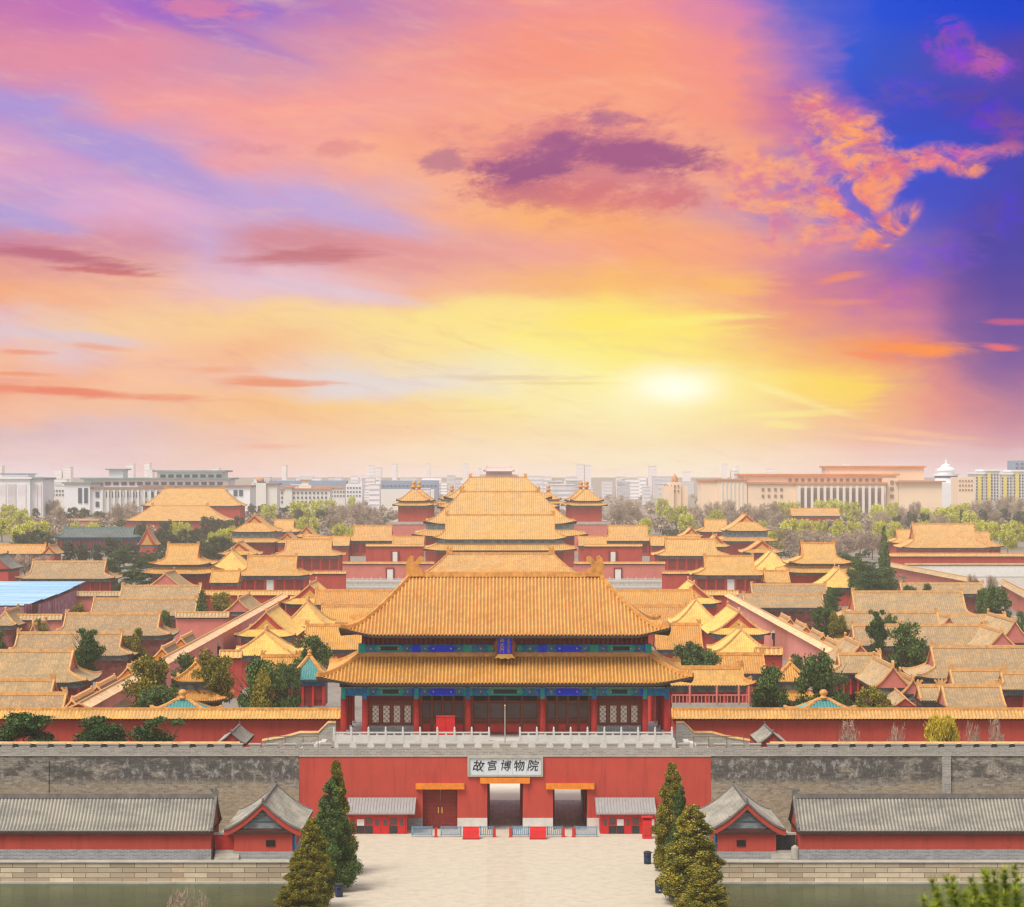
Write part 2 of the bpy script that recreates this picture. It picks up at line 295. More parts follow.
M['glassdark'] = mat('dark_window', (0.12, 0.075, 0.075), 0.25, 0.3, 0.6, spec=0.5)
M['brown'] = mat('brown_frame', (0.26, 0.07, 0.03), 0.6, 0.2, 2)
M['timber'] = mat('weathered_red_timber', (0.20, 0.055, 0.045), 0.8, 0.5, 0.6, c2=(0.34, 0.12, 0.09))
M['orange'] = mat('orange_glazed_tile', (0.78, 0.24, 0.02), 0.35, 0.2, 1.5, 0.3, 4, 0.5)
M['white'] = mat('white_paint', (0.78, 0.77, 0.74), 0.6, 0.08, 1)
M['navy'] = mat('navy_plastic', (0.018, 0.035, 0.085), 0.4, 0.2, 3)
M['metal_roof'] = mat('corrugated_metal', (0.42, 0.44, 0.45), 0.5, 0.18, 1.5, metal=0.3, stretch=(6, 0.6, 0.6))
M['blue_roof'] = mat('blue_sheet_roof', (0.30, 0.54, 0.78), 0.9, 0.25, 1.0, 0, 1, 0.05, c2=(0.66, 0.78, 0.86), stretch=(.03, 0.45, .1))
M['tarp'] = mat('purple_tarpaulin', (0.36, 0.14, 0.19), 0.85, 0.4, 0.35, 0.4, 0.6, c2=(0.52, 0.34, 0.38))
M['barrier'] = mat('steel_barrier_blue', (0.20, 0.36, 0.52), 0.4, 0.3, 3, metal=0.3)
M['rail'] = mat('rusty_rail', (0.20, 0.13, 0.06), 0.6, 0.3, 3)
M['charcoal'] = mat('charcoal', (0.04, 0.045, 0.05), 0.7, 0.3, 2)
def lat_extra(t, v, c, tc):
    sp = t.new('ShaderNodeSeparateXYZ'); t.l.new(v, sp.inputs[0])
    a = t.m('ADD', sp.outputs[0], sp.outputs[2]); b = t.m('SUBTRACT', sp.outputs[0], sp.outputs[2])
    k = t.m('MULTIPLY', t.m('ABSOLUTE', t.m('SINE', t.m('MULTIPLY', a, 5.5))), t.m('ABSOLUTE', t.m('SINE', t.m('MULTIPLY', b, 5.5))))
    return t.mix(t.smooth(k, 0.05, 0.26), (0.30, 0.14, 0.09, 1), (0.78, 0.70, 0.62, 1))
M['lattice'] = mat('papered_lattice', (0.7, 0.68, 0.66), 0.7, 0.05, 1, extra=lat_extra)

def brick_mat(name, c1, c2, mortar, bw, bh, msize=0.02, stain=None, plane='xz', rough=0.9, bias=0.0, bumpv=0.3):
    m = bpy.data.materials.new(name); m.use_nodes = True
    t = NT(m.node_tree); b = t.n['Principled BSDF']; b.inputs['Roughness'].default_value = rough
    b.inputs['Specular IOR Level'].default_value = 0.2
    tc = t.new('ShaderNodeTexCoord'); sp = t.new('ShaderNodeSeparateXYZ'); t.l.new(tc.outputs['Object'], sp.inputs[0])
    x, y, z = sp.outputs
    if plane == 'xz': vv = t.comb(t.m('ADD', x, y), z)
    else: vv = t.comb(x, y)
    br = t.new('ShaderNodeTexBrick'); t.l.new(vv, br.inputs['Vector'])
    br.inputs['Color1'].default_value = (*c1, 1); br.inputs['Color2'].default_value = (*c2, 1); br.inputs['Mortar'].default_value = (*mortar, 1)
    br.inputs['Scale'].default_value = 1.0; br.inputs['Brick Width'].default_value = bw; br.inputs['Row Height'].default_value = bh
    br.inputs['Mortar Size'].default_value = msize; br.inputs['Bias'].default_value = bias; br.inputs['Mortar Smooth'].default_value = 0.3
    c = br.outputs['Color']
    n = t.noise(vv, 0.8, 6, 0.7)
    c = t.mix(t.smooth(n, 0.35, 0.75, 0, 0.45), c, tuple(k * 0.55 for k in c1) + (1,))
    if stain: c = stain(t, c, x, y, z, vv)
    t.l.new(c, b.inputs['Base Color'])
    bn = t.new('ShaderNodeBump'); bn.inputs['Strength'].default_value = bumpv; bn.inputs['Distance'].default_value = 0.04
    t.l.new(t.m('SUBTRACT', t.noise(vv, 5, 4), br.outputs['Fac']), bn.inputs['Height']); t.l.new(bn.outputs[0], b.inputs['Normal'])
    return m
def wall_stain(t, c, x, y, z, vv):
    # weathering with a shape of its own: tan lower courses, soot and lime blotches high on the wall
    sx = t.comb(t.m('MULTIPLY', x, 0.30), t.m('MULTIPLY', z, 1.6))
    n = t.noise(sx, 0.5, 6, 0.65)
    up = t.smooth(t.m('ADD', z, t.m('MULTIPLY', t.m('SUBTRACT', n, 0.5), 7.0)), 4.2, 6.6)
    c = t.mix(t.m('MULTIPLY', t.m('SUBTRACT', 1.0, up), 0.5), c, (0.36, 0.27, 0.165, 1))
    sp_ = t.noise(t.comb(t.m('MULTIPLY', x, 1.4), t.m('MULTIPLY', z, 3.5)), 1.0, 6, 0.8)
    c = t.mix(t.smooth(sp_, 0.50, 0.62, 0, 0.45), c, (0.50, 0.46, 0.38, 1)); c = t.mix(t.smooth(sp_, 0.46, 0.36, 0, 0.55), c, (0.10, 0.09, 0.08, 1))
    near = t.smooth(t.m('ABSOLUTE', x), 30, 62)          # soot is strongest beside the gate
    n3 = t.noise(t.comb(t.m('MULTIPLY', x, 0.6), t.m('MULTIPLY', z, 0.9)), 0.7, 7, 0.7)
    dk = t.smooth(t.m('ADD', n3, t.m('MULTIPLY', near, 0.14)), 0.48, 0.64, 0, 0.8)
    dk = t.m('MULTIPLY', dk, t.smooth(z, 5.2, 6.4)); dk = t.m('MULTIPLY', dk, t.smooth(z, 9.0, 8.6))
    c = t.mix(dk, c, (0.060, 0.060, 0.064, 1))
    n4 = t.noise(t.comb(t.m('MULTIPLY', x, 1.6), t.m('MULTIPLY', z, 0.9)), 0.9, 8, 0.75)
    lm = t.smooth(t.m('ADD', n4, t.m('MULTIPLY', near, 0.06)), 0.56, 0.68, 0, 0.5)
    lm = t.m('MULTIPLY', lm, t.smooth(z, 4.8, 6.6)); lm = t.m('MULTIPLY', lm, t.smooth(z, 9.0, 8.2))
    return t.mix(lm, c, (0.52, 0.52, 0.52, 1))
def courses(t, c, x, y, z, vv):
    n = t.noise(t.comb(t.m('MULTIPLY', x, 2.2), t.m('MULTIPLY', z, 6)), 1.0, 7, 0.8)
    c = t.mix(t.smooth(n, 0.52, 0.64, 0, 0.6), c, (0.58, 0.57, 0.55, 1))
    return t.mix(t.smooth(n, 0.44, 0.34, 0, 0.6), c, (0.10, 0.10, 0.10, 1))
M['brick'] = brick_mat('old_grey_brick', (0.36, 0.325, 0.265), (0.13, 0.125, 0.115), (0.40, 0.375, 0.32), 0.72, 0.24, 0.022, wall_stain)
M['parapet'] = brick_mat('grey_brick_parapet', (0.40, 0.385, 0.35), (0.26, 0.25, 0.235), (0.50, 0.48, 0.44), 0.8, 0.2, 0.03, courses)
M['plinth'] = brick_mat('whitewashed_plinth', (0.30, 0.31, 0.33), (0.18, 0.19, 0.21), (0.45, 0.46, 0.47), 0.7, 0.16, 0.03, courses)
M['bank'] = brick_mat('embankment_blocks', (0.76, 0.64, 0.47), (0.42, 0.34, 0.25), (0.10, 0.08, 0.06), 2.7, 0.56, 0.035,
    lambda t, c, x, y, z, vv: t.mix(t.smooth(t.noise(vv, 0.35, 5, 0.6), 0.55, 0.72, 0, 0.5), c, (0.50, 0.30, 0.17, 1)))
def plaza_ex(t, c, x, y, z, vv):
    n = t.noise(vv, 0.18, 6, 0.65)
    c = t.mix(t.smooth(n, 0.42, 0.62, 0, 0.15), c, (0.54, 0.485, 0.39, 1))
    return t.mix(t.smooth(t.noise(vv, 0.9, 7, 0.75), 0.58, 0.72, 0, 0.18), c, (0.30, 0.27, 0.22, 1))
M['plaza'] = brick_mat('plaza_slabs', (0.59, 0.53, 0.43), (0.575, 0.515, 0.42), (0.54, 0.485, 0.395), 1.2, 0.6, 0.012, plaza_ex, 'xy', 0.85, 0, 0.08)
M['way'] = brick_mat('imperial_way_slabs', (0.58, 0.51, 0.405), (0.555, 0.495, 0.40), (0.48, 0.43, 0.35), 2.4, 1.3, 0.02, None, 'xy', 0.8, 0, 0.1)
M['court'] = brick_mat('courtyard_slabs', (0.34, 0.31, 0.27), (0.24, 0.225, 0.21), (0.16, 0.15, 0.14), 1.6, 0.9, 0.03, None, 'xy', 0.8, 0, 0.1)
M['tunnel'] = brick_mat('worn_passage_slabs', (0.46, 0.45, 0.44), (0.20, 0.20, 0.20), (0.06, 0.06, 0.06), 1.5, 2.6, 0.04, None, 'xy', 0.45, 0, 0.15)
M['ground'] = mat('city_ground', (0.24, 0.21, 0.17), 0.9, 0.35, 0.015, c2=(0.30, 0.29, 0.22))
M['hill'] = mat('hill_ground', (0.09, 0.085, 0.05), 0.95, 0.35, 0.3, 0.4, 2)
M['bark'] = mat('bark', (0.10, 0.075, 0.055), 0.9, 0.35, 3, 0.5, 8)
M['twig'] = mat('bare_twigs', (0.26, 0.20, 0.16), 0.9, 0.3, 3)
def leaf_mat(name, a, b, scale=1.2, rough=0.6, cs=None):
    m = bpy.data.materials.new(name); m.use_nodes = True
    t = NT(m.node_tree); p = t.n['Principled BSDF']; p.inputs['Roughness'].default_value = rough; p.inputs['Specular IOR Level'].default_value = 0.15
    tc = t.new('ShaderNodeTexCoord'); g = t.new('ShaderNodeNewGeometry')
    oi = t.new('ShaderNodeObjectInfo')
    n = t.noise(tc.outputs['Object'], scale, 4, 0.6)
    k = t.m('ADD', t.m('MULTIPLY', n, 0.7), t.m('MULTIPLY', g.outputs['Random Per Island'], 0.35))
    c = t.mix(t.smooth(k, 0.35, 0.75), (*a, 1), (*b, 1))
    hs = t.new('ShaderNodeHueSaturation'); t.l.new(c, hs.inputs['Color'])
    t.l.new(t.m('MULTIPLY_ADD', oi.outputs['Random'], 0.3, 0.85), hs.inputs['Value'])
    t.l.new(hs.outputs[0], p.inputs['Base Color'])
    return m
M['cyp_green'] = leaf_mat('cypress_green', (0.048, 0.095, 0.030), (0.16, 0.24, 0.060), 5)
M['cyp_olive'] = leaf_mat('cypress_rusty_olive', (0.10, 0.12, 0.018), (0.44, 0.35, 0.045), 6)
M['pine'] = leaf_mat('pine_needles', (0.022, 0.070, 0.022), (0.09, 0.17, 0.035), 4)
M['pine_bright'] = leaf_mat('pine_needles_bright', (0.07, 0.16, 0.015), (0.46, 0.50, 0.04), 3)
M['willow'] = leaf_mat('spring_willow', (0.42, 0.44, 0.06), (0.74, 0.72, 0.09), 3)
M['forsythia'] = leaf_mat('yellow_blossom', (0.42, 0.32, 0.03), (0.72, 0.58, 0.05), 3)
M['bare'] = leaf_mat('bare_branches', (0.33, 0.25, 0.19), (0.55, 0.43, 0.33), 3)
M['evergreen_far'] = leaf_mat('dark_evergreen', (0.045, 0.070, 0.040), (0.11, 0.135, 0.065), 3)
M['water'] = bpy.data.materials.new('moat_water'); M['water'].use_nodes = True
def water():
    t = NT(M['water'].node_tree); b = t.n['Principled BSDF']
    tc = t.new('ShaderNodeTexCoord'); mp = t.new('ShaderNodeMapping'); t.l.new(tc.outputs['Object'], mp.inputs[0]); mp.inputs['Scale'].default_value = (0.8, 2.2, 1)
    n = t.noise(tc.outputs['Object'], 0.12, 5, 0.6)
    t.l.new(t.mix(t.smooth(n, 0.35, 0.65), (0.010, 0.034, 0.005, 1), (0.030, 0.068, 0.010, 1)), b.inputs['Base Color'])
    b.inputs['Roughness'].default_value = 0.06; b.inputs['IOR'].default_value = 1.33; b.inputs['Specular IOR Level'].default_value = 0.42
    bn = t.new('ShaderNodeBump'); bn.inputs['Strength'].default_value = 0.6; bn.inputs['Distance'].default_value = 0.06
    t.l.new(t.noise(mp.outputs[0], 1.4, 4, 0.6), bn.inputs['Height']); t.l.new(bn.outputs[0], b.inputs['Normal'])
water()

# ------------------------------------------------------------------ mesh helpers
class MB:
    def __init__(s): s.v = []; s.f = []; s.uv = None; s.fuv = []
    def add(s, vs, fs):
        o = len(s.v); s.v += [tuple(p) for p in vs]; s.f += [tuple(i + o for i in f) for f in fs]
    def box(s, x0, x1, y0, y1, z0, z1):
        s.add([(x0,y0,z0),(x1,y0,z0),(x1,y1,z0),(x0,y1,z0),(x0,y0,z1),(x1,y0,z1),(x1,y1,z1),(x0,y1,z1)],
              [(0,3,2,1),(4,5,6,7),(0,1,5,4),(1,2,6,5),(2,3,7,6),(3,0,4,7)]); return s
    def cyl(s, x, y, z0, z1, r0, r1=None, n=10):
        return s.tube((x, y, z0), (x, y, z1), r0, r0 if r1 is None else r1, n)
    def tube(s, a, b, r0, r1=None, n=6):
        r1 = r0 if r1 is None else r1
        a = Vector(a); b = Vector(b); d = (b - a)
        if d.length < 1e-6: return s
        q = d.to_track_quat('Z', 'Y'); vs = []
        for p, r in ((a, r0), (b, r1)):
            for i in range(n):
                an = 2 * math.pi * i / n; vs.append(p + q @ Vector((math.cos(an) * r, math.sin(an) * r, 0)))
        s.add(vs, [(i, (i + 1) % n, n + (i + 1) % n, n + i) for i in range(n)] + [tuple(range(n - 1, -1, -1)), tuple(range(n, 2 * n))]); return s
    def lathe(s, x, y, prof, n=12):
        vs = []; fs = []
        for (r, z) in prof:
            for i in range(n):
                an = 2 * math.pi * i / n; vs.append((x + math.cos(an) * r, y + math.sin(an) * r, z))
        for k in range(len(prof) - 1):
            for i in range(n): fs.append((k*n+i, k*n+(i+1)%n, (k+1)*n+(i+1)%n, (k+1)*n+i))
        fs.append(tuple(range(n - 1, -1, -1))); fs.append(tuple(range((len(prof)-1)*n, len(prof)*n)))
        s.add(vs, fs); return s
    def ribbon(s, pts, w, h, zoff=0.0):
        """a bar w wide, h tall swept along the polyline (bottom on it)"""
        pts = [Vector(p) for p in pts]; vs = []; n = len(pts)
        for i, p in enumerate(pts):
            d = (pts[min(i + 1, n - 1)] - pts[max(i - 1, 0)]); d.z = 0
            if d.length < 1e-6: d = Vector((1, 0, 0))
            d.normalize(); q = Vector((-d.y, d.x, 0)) * (w / 2)
            for (sg, zz) in ((-1, zoff), (1, zoff), (0.7, zoff + h), (-0.7, zoff + h)): vs.append(p + q * sg + Vector((0, 0, zz)))
        fs = []
        for i in range(n - 1):
            for k in range(4): fs.append((i*4+k, i*4+(k+1)%4, (i+1)*4+(k+1)%4, (i+1)*4+k))
        fs += [(3,2,1,0), ((n-1)*4, (n-1)*4+1, (n-1)*4+2, (n-1)*4+3)]
        s.add(vs, fs); return s
    def prism(s, poly, y0, y1):
        """polygon in x-z, pushed from y0 to y1"""
        n = len(poly)
        s.add([(x, y0, z) for x, z in poly] + [(x, y1, z) for x, z in poly],
              [tuple(range(n)), tuple(range(2*n-1, n-1, -1))] + [(i, i + n, (i + 1) % n + n, (i + 1) % n) for i in range(n)]); return s
    def prismx(s, poly, x0, x1):
        n = len(poly)
        s.add([(x0, y, z) for y, z in poly] + [(x1, y, z) for y, z in poly],
              [tuple(range(n)), tuple(range(2*n-1, n-1, -1))] + [(i, i + n, (i + 1) % n + n, (i + 1) % n) for i in range(n)]); return s
    def build(s, name, m, parent=None, smooth=False, uvs=None):
        me = bpy.data.meshes.new(name); me.from_pydata(s.v, [], s.f); me.validate(clean_customdata=False)
        me.materials.append(M[m] if isinstance(m, str) else m)
        if uvs is not None and len(me.polygons) == len(s.f):
            ul = me.uv_layers.new(name='UVMap')
            li = np.zeros(len(me.loops), dtype=np.int32); me.loops.foreach_get('vertex_index', li)
            ul.data.foreach_set('uv', np.array(uvs, dtype=np.float32)[li].ravel())
        if smooth: me.polygons.foreach_set('use_smooth', [True] * len(me.polygons))
        me.update()
        o = bpy.data.objects.new(name, me); col.objects.link(o)
        if parent is not None: o.parent = parent
        return o
def tag(o, label=None, cat=None, group=None, kind=None):
    if label: o['label'] = label
    if cat: o['category'] = cat
    if group: o['group'] = group
    if kind: o['kind'] = kind
    return o
def root(name, loc, label, cat, group=None, rz=0.0, sc_=1.0):
    o = bpy.data.objects.new(name, None); col.objects.link(o); o.location = loc; o.rotation_euler.z = rz
    o.scale = (sc_, sc_, sc_) if not isinstance(sc_, tuple) else sc_
    o.empty_display_size = 0.5
    return tag(o, label, cat, group)
KIDS = {}
def copy_tree(o, parent=None, depth=0):
    c = o.copy(); col.objects.link(c)
    if parent is not None: c.parent = parent
    if o.name not in KIDS: KIDS[o.name] = [ch for ch in bpy.data.objects if ch.parent == o]
    for ch in KIDS[o.name]: copy_tree(ch, c, depth + 1)
    return c
def W(px, Y): return (px - CX) * Y / F
def Zr(py, Y): return CH - (py - CY) * Y / F
def Yd(py, z): return (CH - z) * F / (py - CY)

# ------------------------------------------------------------------ Chinese roofs
def roof_parts(par, a, b, g, tg, H, z0, tile, ridge, bi=0.0, p=1.4, pitch=0.5, q=2, rh=0.15, lf=0.5, nv=6,
               rw=0.35, rhh=0.45, orn=1.0, name='roof', wall_in=1.3, figures=False, gable=True, soffit=True, gpanel='goldleaf', gcol='red'):
    """eave half sizes a (x) and b (y); hips leave the plan at (g, tg) - tg 0 is a hip roof, 1 a gable roof; bi > 0 makes a skirt roof"""
    Lc = min(a, b) * 0.45
    def yt(t): return bi + (b - bi) * t
    def xh(t): return g + (a - g) * max(0.0, (t - tg)) / max(1e-6, 1 - tg) if tg < 1 else g
    def zt(t): return H * (1 - t) ** p if t < 1 else 0.0
    def lift(x, y):
        cx = max(0.0, (abs(x) - (a - Lc)) / Lc); cyy = max(0.0, (abs(y) - (b - Lc)) / Lc)
        return lf * (cx * cyy) ** 1.6 if tg < 1 else 0.0
    mb = MB(); uv = []
    prof = {5: [(0,0),(.42,0),(.52,.75),(.71,1),(.90,.75)], 2: [(0,0),(.5,1)], 3: [(0,0),(.4,0),(.7,1)]}[q]
    def slope(fx, length, tmin_fn, along_max):
        # columns over coordinate c in [-along_max, along_max]
        n = max(2, int(round(2 * along_max / pitch))); cols = []
        for i in range(n):
            for (fr, hh) in prof: cols.append((-along_max + (i + fr) * 2 * along_max / n, hh * rh))
        cols.append((along_max, 0.0))
        base = len(mb.v)
        for (c, hh) in cols:
            t0 = min(1.0, tmin_fn(abs(c)))
            for k in range(nv + 1):
                t = t0 + (1 - t0) * k / nv
                x, y, z = fx(c, t); mb.v.append((x, y, z + z0 + hh + lift(x, y))); uv.append(((c + along_max) * n / (2 * along_max), length * t))
        for i in range(len(cols) - 1):
            for k in range(nv):
                i0 = base + i * (nv + 1) + k; i1 = base + (i + 1) * (nv + 1) + k
                mb.f.append((i0, i0 + 1, i1 + 1, i1))
    def tminF(c):
        if c <= g or tg >= 1: return 0.0
        return tg + (1 - tg) * (c - g) / (a - g)
    Ls = math.hypot(b - bi, H)
    for s in (-1, 1):
        slope(lambda c, t, s=s: (c * (-s), s * yt(t), zt(t)), Ls, tminF, a)
    if tg < 1:
        def tminS(c): return max(tg, (c - bi) / (b - bi))
        for s in (-1, 1):
            slope(lambda c, t, s=s: (s * xh(t), c * s, zt(t)), Ls, tminS, b)
    r = mb.build(name, tile, par, uvs=uv)
    # ridges
    rb = MB()
    if bi == 0: rb.ribbon([(-g, 0, z0 + H - 0.05), (g, 0, z0 + H - 0.05)], rw * 1.3, rhh * 1.3)
    else:
        rb.ribbon([(-g, -bi, z0 + H - .1), (g, -bi, z0 + H - .1)], rw, rhh * 1.4); rb.ribbon([(-g, bi, z0 + H - .1), (g, bi, z0 + H - .1)], rw, rhh * 1.4)
        rb.ribbon([(-g, -bi, z0 + H - .1), (-g, bi, z0 + H - .1)], rw, rhh * 1.4); rb.ribbon([(g, -bi, z0 + H - .1), (g, bi, z0 + H - .1)], rw, rhh * 1.4)
    for sx in (-1, 1):
        for sy in (-1, 1):
            pts = []
            for k in range(13):
                t = k / 12 * 0.985; x = sx * xh(t); y = sy * yt(t); pts.append((x, y, zt(t) + z0 + lift(x, y)))
            rb.ribbon(pts, rw, rhh)
            if figures:
                for j in range(5):
                    t = 0.80 + j * 0.038; x = sx * xh(t); y = sy * yt(t); zz = zt(t) + z0 + lift(x, y) + rhh
                    rb.tube((x, y, zz), (x, y, zz + 0.35), 0.10, 0.03, 5)
    rg = rb.build('ridge', ridge, r)
    if orn > 0 and bi == 0:
        out = [(0,0),(1.0,0),(1.0,.35),(.72,.50),(.74,.72),(.98,.86),(1.0,1.08),(.80,1.16),(.62,1.02),(.52,.80),(.40,.84),(.44,1.10),(.26,1.20),(.08,1.02),(.0,.6)]
        if g > 0.3:
            for sx in (-1, 1):
                o = MB(); po = [(sx * (g + 0.25 * orn - x * orn), z0 + H + z * orn) for x, z in out]
                if sx > 0: po = po[::-1]
                o.prism(po, -0.18 * orn, 0.18 * orn); o.build('ridge_ornament', ridge, r)
        else:
            o = MB(); o.lathe(0, 0, [(.05,z0+H),(.55*orn,z0+H+.1*orn),(.5*orn,z0+H+.4*orn),(.25*orn,z0+H+.5*orn),(.45*orn,z0+H+.8*orn),(.4*orn,z0+H+1.1*orn),(.02,z0+H+1.35*orn)], 10)
            o.build('finial', ridge, r, True)
    if gable and tg > 0 and g > 0:
        inset = 0.0 if tg < 1 else -0.02
        for sx in (-1, 1):
            def tri(sc2, xx, dz):
                po = [(-yt(min(tg,1)) * sc2, z0 + dz)]
                for k in range(-6, 7):
                    t = abs(k) / 6 * min(tg, 1)
                    po.append((math.copysign(yt(t), k) * sc2 if k else 0.0, z0 + dz + zt(t * 1.0) * (1 if sc2 == 1 else 1) - (0 if sc2 == 1 else (1 - sc2) * H * 0.9)))
                return po
            zb = zt(tg) if tg < 1 else -0.02
            pts = [(yt(k / 8 * min(tg, 1)), zt(k / 8 * min(tg, 1))) for k in range(-8, 9) for k in [abs(k)]]
            ys = [(-1 if i < 8 else 1) * p_[0] for i, p_ in enumerate([(yt(abs(k) / 8 * min(tg, 1)), 0) for k in range(-8, 9)])]
            zs = [zt(abs(k) / 8 * min(tg, 1)) for k in range(-8, 9)]
            x_in = sx * (g - 0.15)
            gm = MB(); n = len(ys)
            vs = [(x_in, ys[i], z0 + zs[i] - 0.03) for i in range(n)] + [(x_in, 0, z0 + zb)]
            gm.add(vs, [(i, i + 1, n) for i in range(n - 1)]); ga = gm.build('gable', gcol, par)
            if gpanel:
                gp = MB(); k2 = 0.62; hb = (H - zb)
                vs = [(sx * (g - 0.10), ys[i] * k2, z0 + zb + (zs[i] - zb) * k2) for i in range(n)] + [(sx * (g - 0.10), 0, z0 + zb)]
                gp.add(vs, [(i, i + 1, n) for i in range(n - 1)]); gp.build('gable_panel', gpanel, ga)
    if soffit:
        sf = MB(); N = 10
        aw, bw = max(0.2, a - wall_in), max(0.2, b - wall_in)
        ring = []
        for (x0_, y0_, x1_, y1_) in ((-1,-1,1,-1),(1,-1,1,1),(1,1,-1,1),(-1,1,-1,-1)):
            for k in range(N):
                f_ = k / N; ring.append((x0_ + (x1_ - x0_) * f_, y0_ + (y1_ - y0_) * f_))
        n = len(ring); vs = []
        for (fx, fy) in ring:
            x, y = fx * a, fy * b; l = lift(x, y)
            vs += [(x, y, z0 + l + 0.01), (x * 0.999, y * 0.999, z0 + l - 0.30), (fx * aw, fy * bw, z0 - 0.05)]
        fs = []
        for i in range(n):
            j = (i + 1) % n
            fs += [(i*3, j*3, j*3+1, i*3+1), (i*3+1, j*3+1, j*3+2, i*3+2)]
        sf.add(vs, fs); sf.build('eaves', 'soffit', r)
    return r

STY = {
 'g': dict(tile='gold', ridge='ridge', wall='red', beam='beam_far', gp='goldleaf', gc='red'),
 'f': dict(tile='gold_far', ridge='ridge', wall='red', beam='beam_far', gp='goldleaf', gc='red'),
 't': dict(tile='tan', ridge='ridge_tan', wall='timber', beam='beam_far', gp=None, gc='pink'),
 'y': dict(tile='yellow', ridge='ridge_tan', wall='red', beam='beam_far', gp='goldleaf', gc='red'),
 'k': dict(tile='grey_tile', ridge='ridge_grey', wall='red', beam='charcoal', gp=None, gc='red'),
 'd': dict(tile='dark_tile', ridge='ridge_teal', wall='charcoal', beam='teal_beam', gp=None, gc='charcoal', col='teal_beam'),
}
def hall(x, y, ze, a, b, g, tg, H, label, style='f', rz=0.0, zb=0.0, walls=0, name='palace_hall', cat='hall', group=None,
         p=1.4, pitch=0.55, lf=0.5, orn=1.1, skirt=None, rw=0.4, rhh=0.45, wall_in=1.4, q=2, bays=None, terrace=0.0, gpanel=True, nv=6):
    S = STY[style]
    o = root(name, (x, y, 0), label, cat, group, rz)
    roof_parts(o, a, b, g, tg, H, ze, S['tile'], S['ridge'], p=p, pitch=pitch, lf=lf, orn=orn, rw=rw, rhh=rhh, wall_in=wall_in, q=q, gpanel=S['gp'] if gpanel else None, gcol=S['gc'], nv=nv)
    wa, wb = max(.4, a - wall_in) if tg < 1 else a - 0.3, max(.4, b - wall_in)
    zt_ = ze
    if skirt:   # (extra overhang, drop to skirt top, skirt height)
        ext, drop, hs = skirt
        zs = ze - drop - hs
        roof_parts(o, wa + ext, wb + ext, wa, 0.0, hs, zs, S['tile'], S['ridge'], bi=wb, p=1.2, pitch=pitch, lf=lf * .8, orn=0, rw=rw, rhh=rhh * .8, name='lower_roof', wall_in=ext - .3, gable=False)
        MB().box(-wa, wa, -wb, wb, zs + hs * .5, ze - 0.04).build('upper_storey', S['beam'], o)
        zt_ = zs; wa += 0.3; wb += 0.3
    bh = min(1.0, (zt_ - zb) * 0.25)
    MB().box(-wa + .05, wa - .05, -wb + .05, wb - .05, zb, zt_ - 0.04 - bh).build('wall', S['wall'], o)
    MB().box(-wa, wa, -wb, wb, zt_ - bh - 0.04, zt_ + (0.3 if not skirt else 0)).build('beam_band', S['beam'], o)
    if terrace: MB().box(-wa - 2, wa + 2, -wb - 2, wb + 2, zb - 0.01, zb + terrace).build('terrace', 'marble', o)
    if walls:
        # the face towards local -y gets columns, windows and doors
        nb = bays or max(3, int(round(2 * wa / 3.8)) | 1)
        z_lo, z_hi = zb + terrace, zt_ - bh - 0.05
        cb = MB(); cr = 0.24
        c0 = MB().cyl(0, 0, z_lo, z_hi, cr, n=8).build('column', S.get('col', 'red_paint'), o); c0.location = (-wa + .3, -wb - cr, 0)
        for i in range(1, nb + 1):
            c = c0.copy(); col.objects.link(c); c.parent = o; c.location = (-wa + .3 + (2 * wa - .6) * i / nb, -wb - cr, 0)
        bw_ = (2 * wa - .6) / nb
        w0 = None
        for i in range(nb):
            xc = -wa + .3 + bw_ * (i + .5)
            if i == nb // 2 and walls != 2:
                MB().box(xc - bw_ * .36, xc + bw_ * .36, -wb - .10, -wb + .02, z_lo, z_hi - .3).build('door', 'white' if walls == 3 else 'red_dark', o)
                continue
            if w0 is None:
                w0 = MB().box(-bw_ * .34, bw_ * .34, -.10, .02, z_lo + (z_hi - z_lo) * .28, z_hi - .35).build('window', 'red_dark', o); w0.location = (xc, -wb, 0)
            else:
                c = w0.copy(); col.objects.link(c); c.parent = o; c.location = (xc, -wb, 0)
    return o
def HE(x0, x1, pr, pe, ze, label, style='f', kind='x', s=0.62, ext=None, **kw):
    """a hall whose ridge runs east-west, from the columns and rows where its ridge and eave are seen"""
    Ye = Yd(pe, ze); k = (pr - CY) / F
    d = (CH - ze - k * Ye) / (s + k); Yc = Ye + d; H = s * d
    g = (x1 - x0) / 2 * Yc / F; xc = ((x0 + x1) / 2 - CX) * Yc / F
    if kind == 'x': tg, a = 0.55, g + (ext if ext is not None else d * 0.5)
    elif kind == 'h': tg, a = 0.0, g + (ext if ext is not None else d * 0.85)
    else: tg, a = 1.0, g
    kw.setdefault('pitch', 0.45 if Yc < 600 else (0.5 if Yc < 900 else .7))
    return hall(xc, Yc, ze, a, d, g, tg, H, label, style, **kw)
def HN(pc, hw, pa, pe, ze, L, label, style='f', kind='x', tg=None, **kw):
    """a hall whose ridge runs away from the camera; pc, hw: centre column and half width of the near eave; pa: row of the near end of its ridge"""
    Ye = Yd(pe, ze); b = hw * Ye / F
    tg_ = {'x': 0.6, 'h': 0.0, 'g': 1.0}[kind] if tg is None else tg
    dg = b * (1 - tg_) * 0.9
    H = Zr(pa, Ye + dg) - ze
    H = max(1.0, H)
    a = L / 2; g = a - dg
    xc = W(pc, Ye)
    kw.setdefault('pitch', 0.45 if Ye < 600 else (0.5 if Ye < 900 else .7))
    return hall(xc, Ye + a, ze, a, b, g, tg_, H, label, style, rz=R(90), **kw)
HAZE_D = 0.00011
M['pale_floor'] = mat('pale_forecourt', (0.80, 0.74, 0.62), .8, .06, .5)
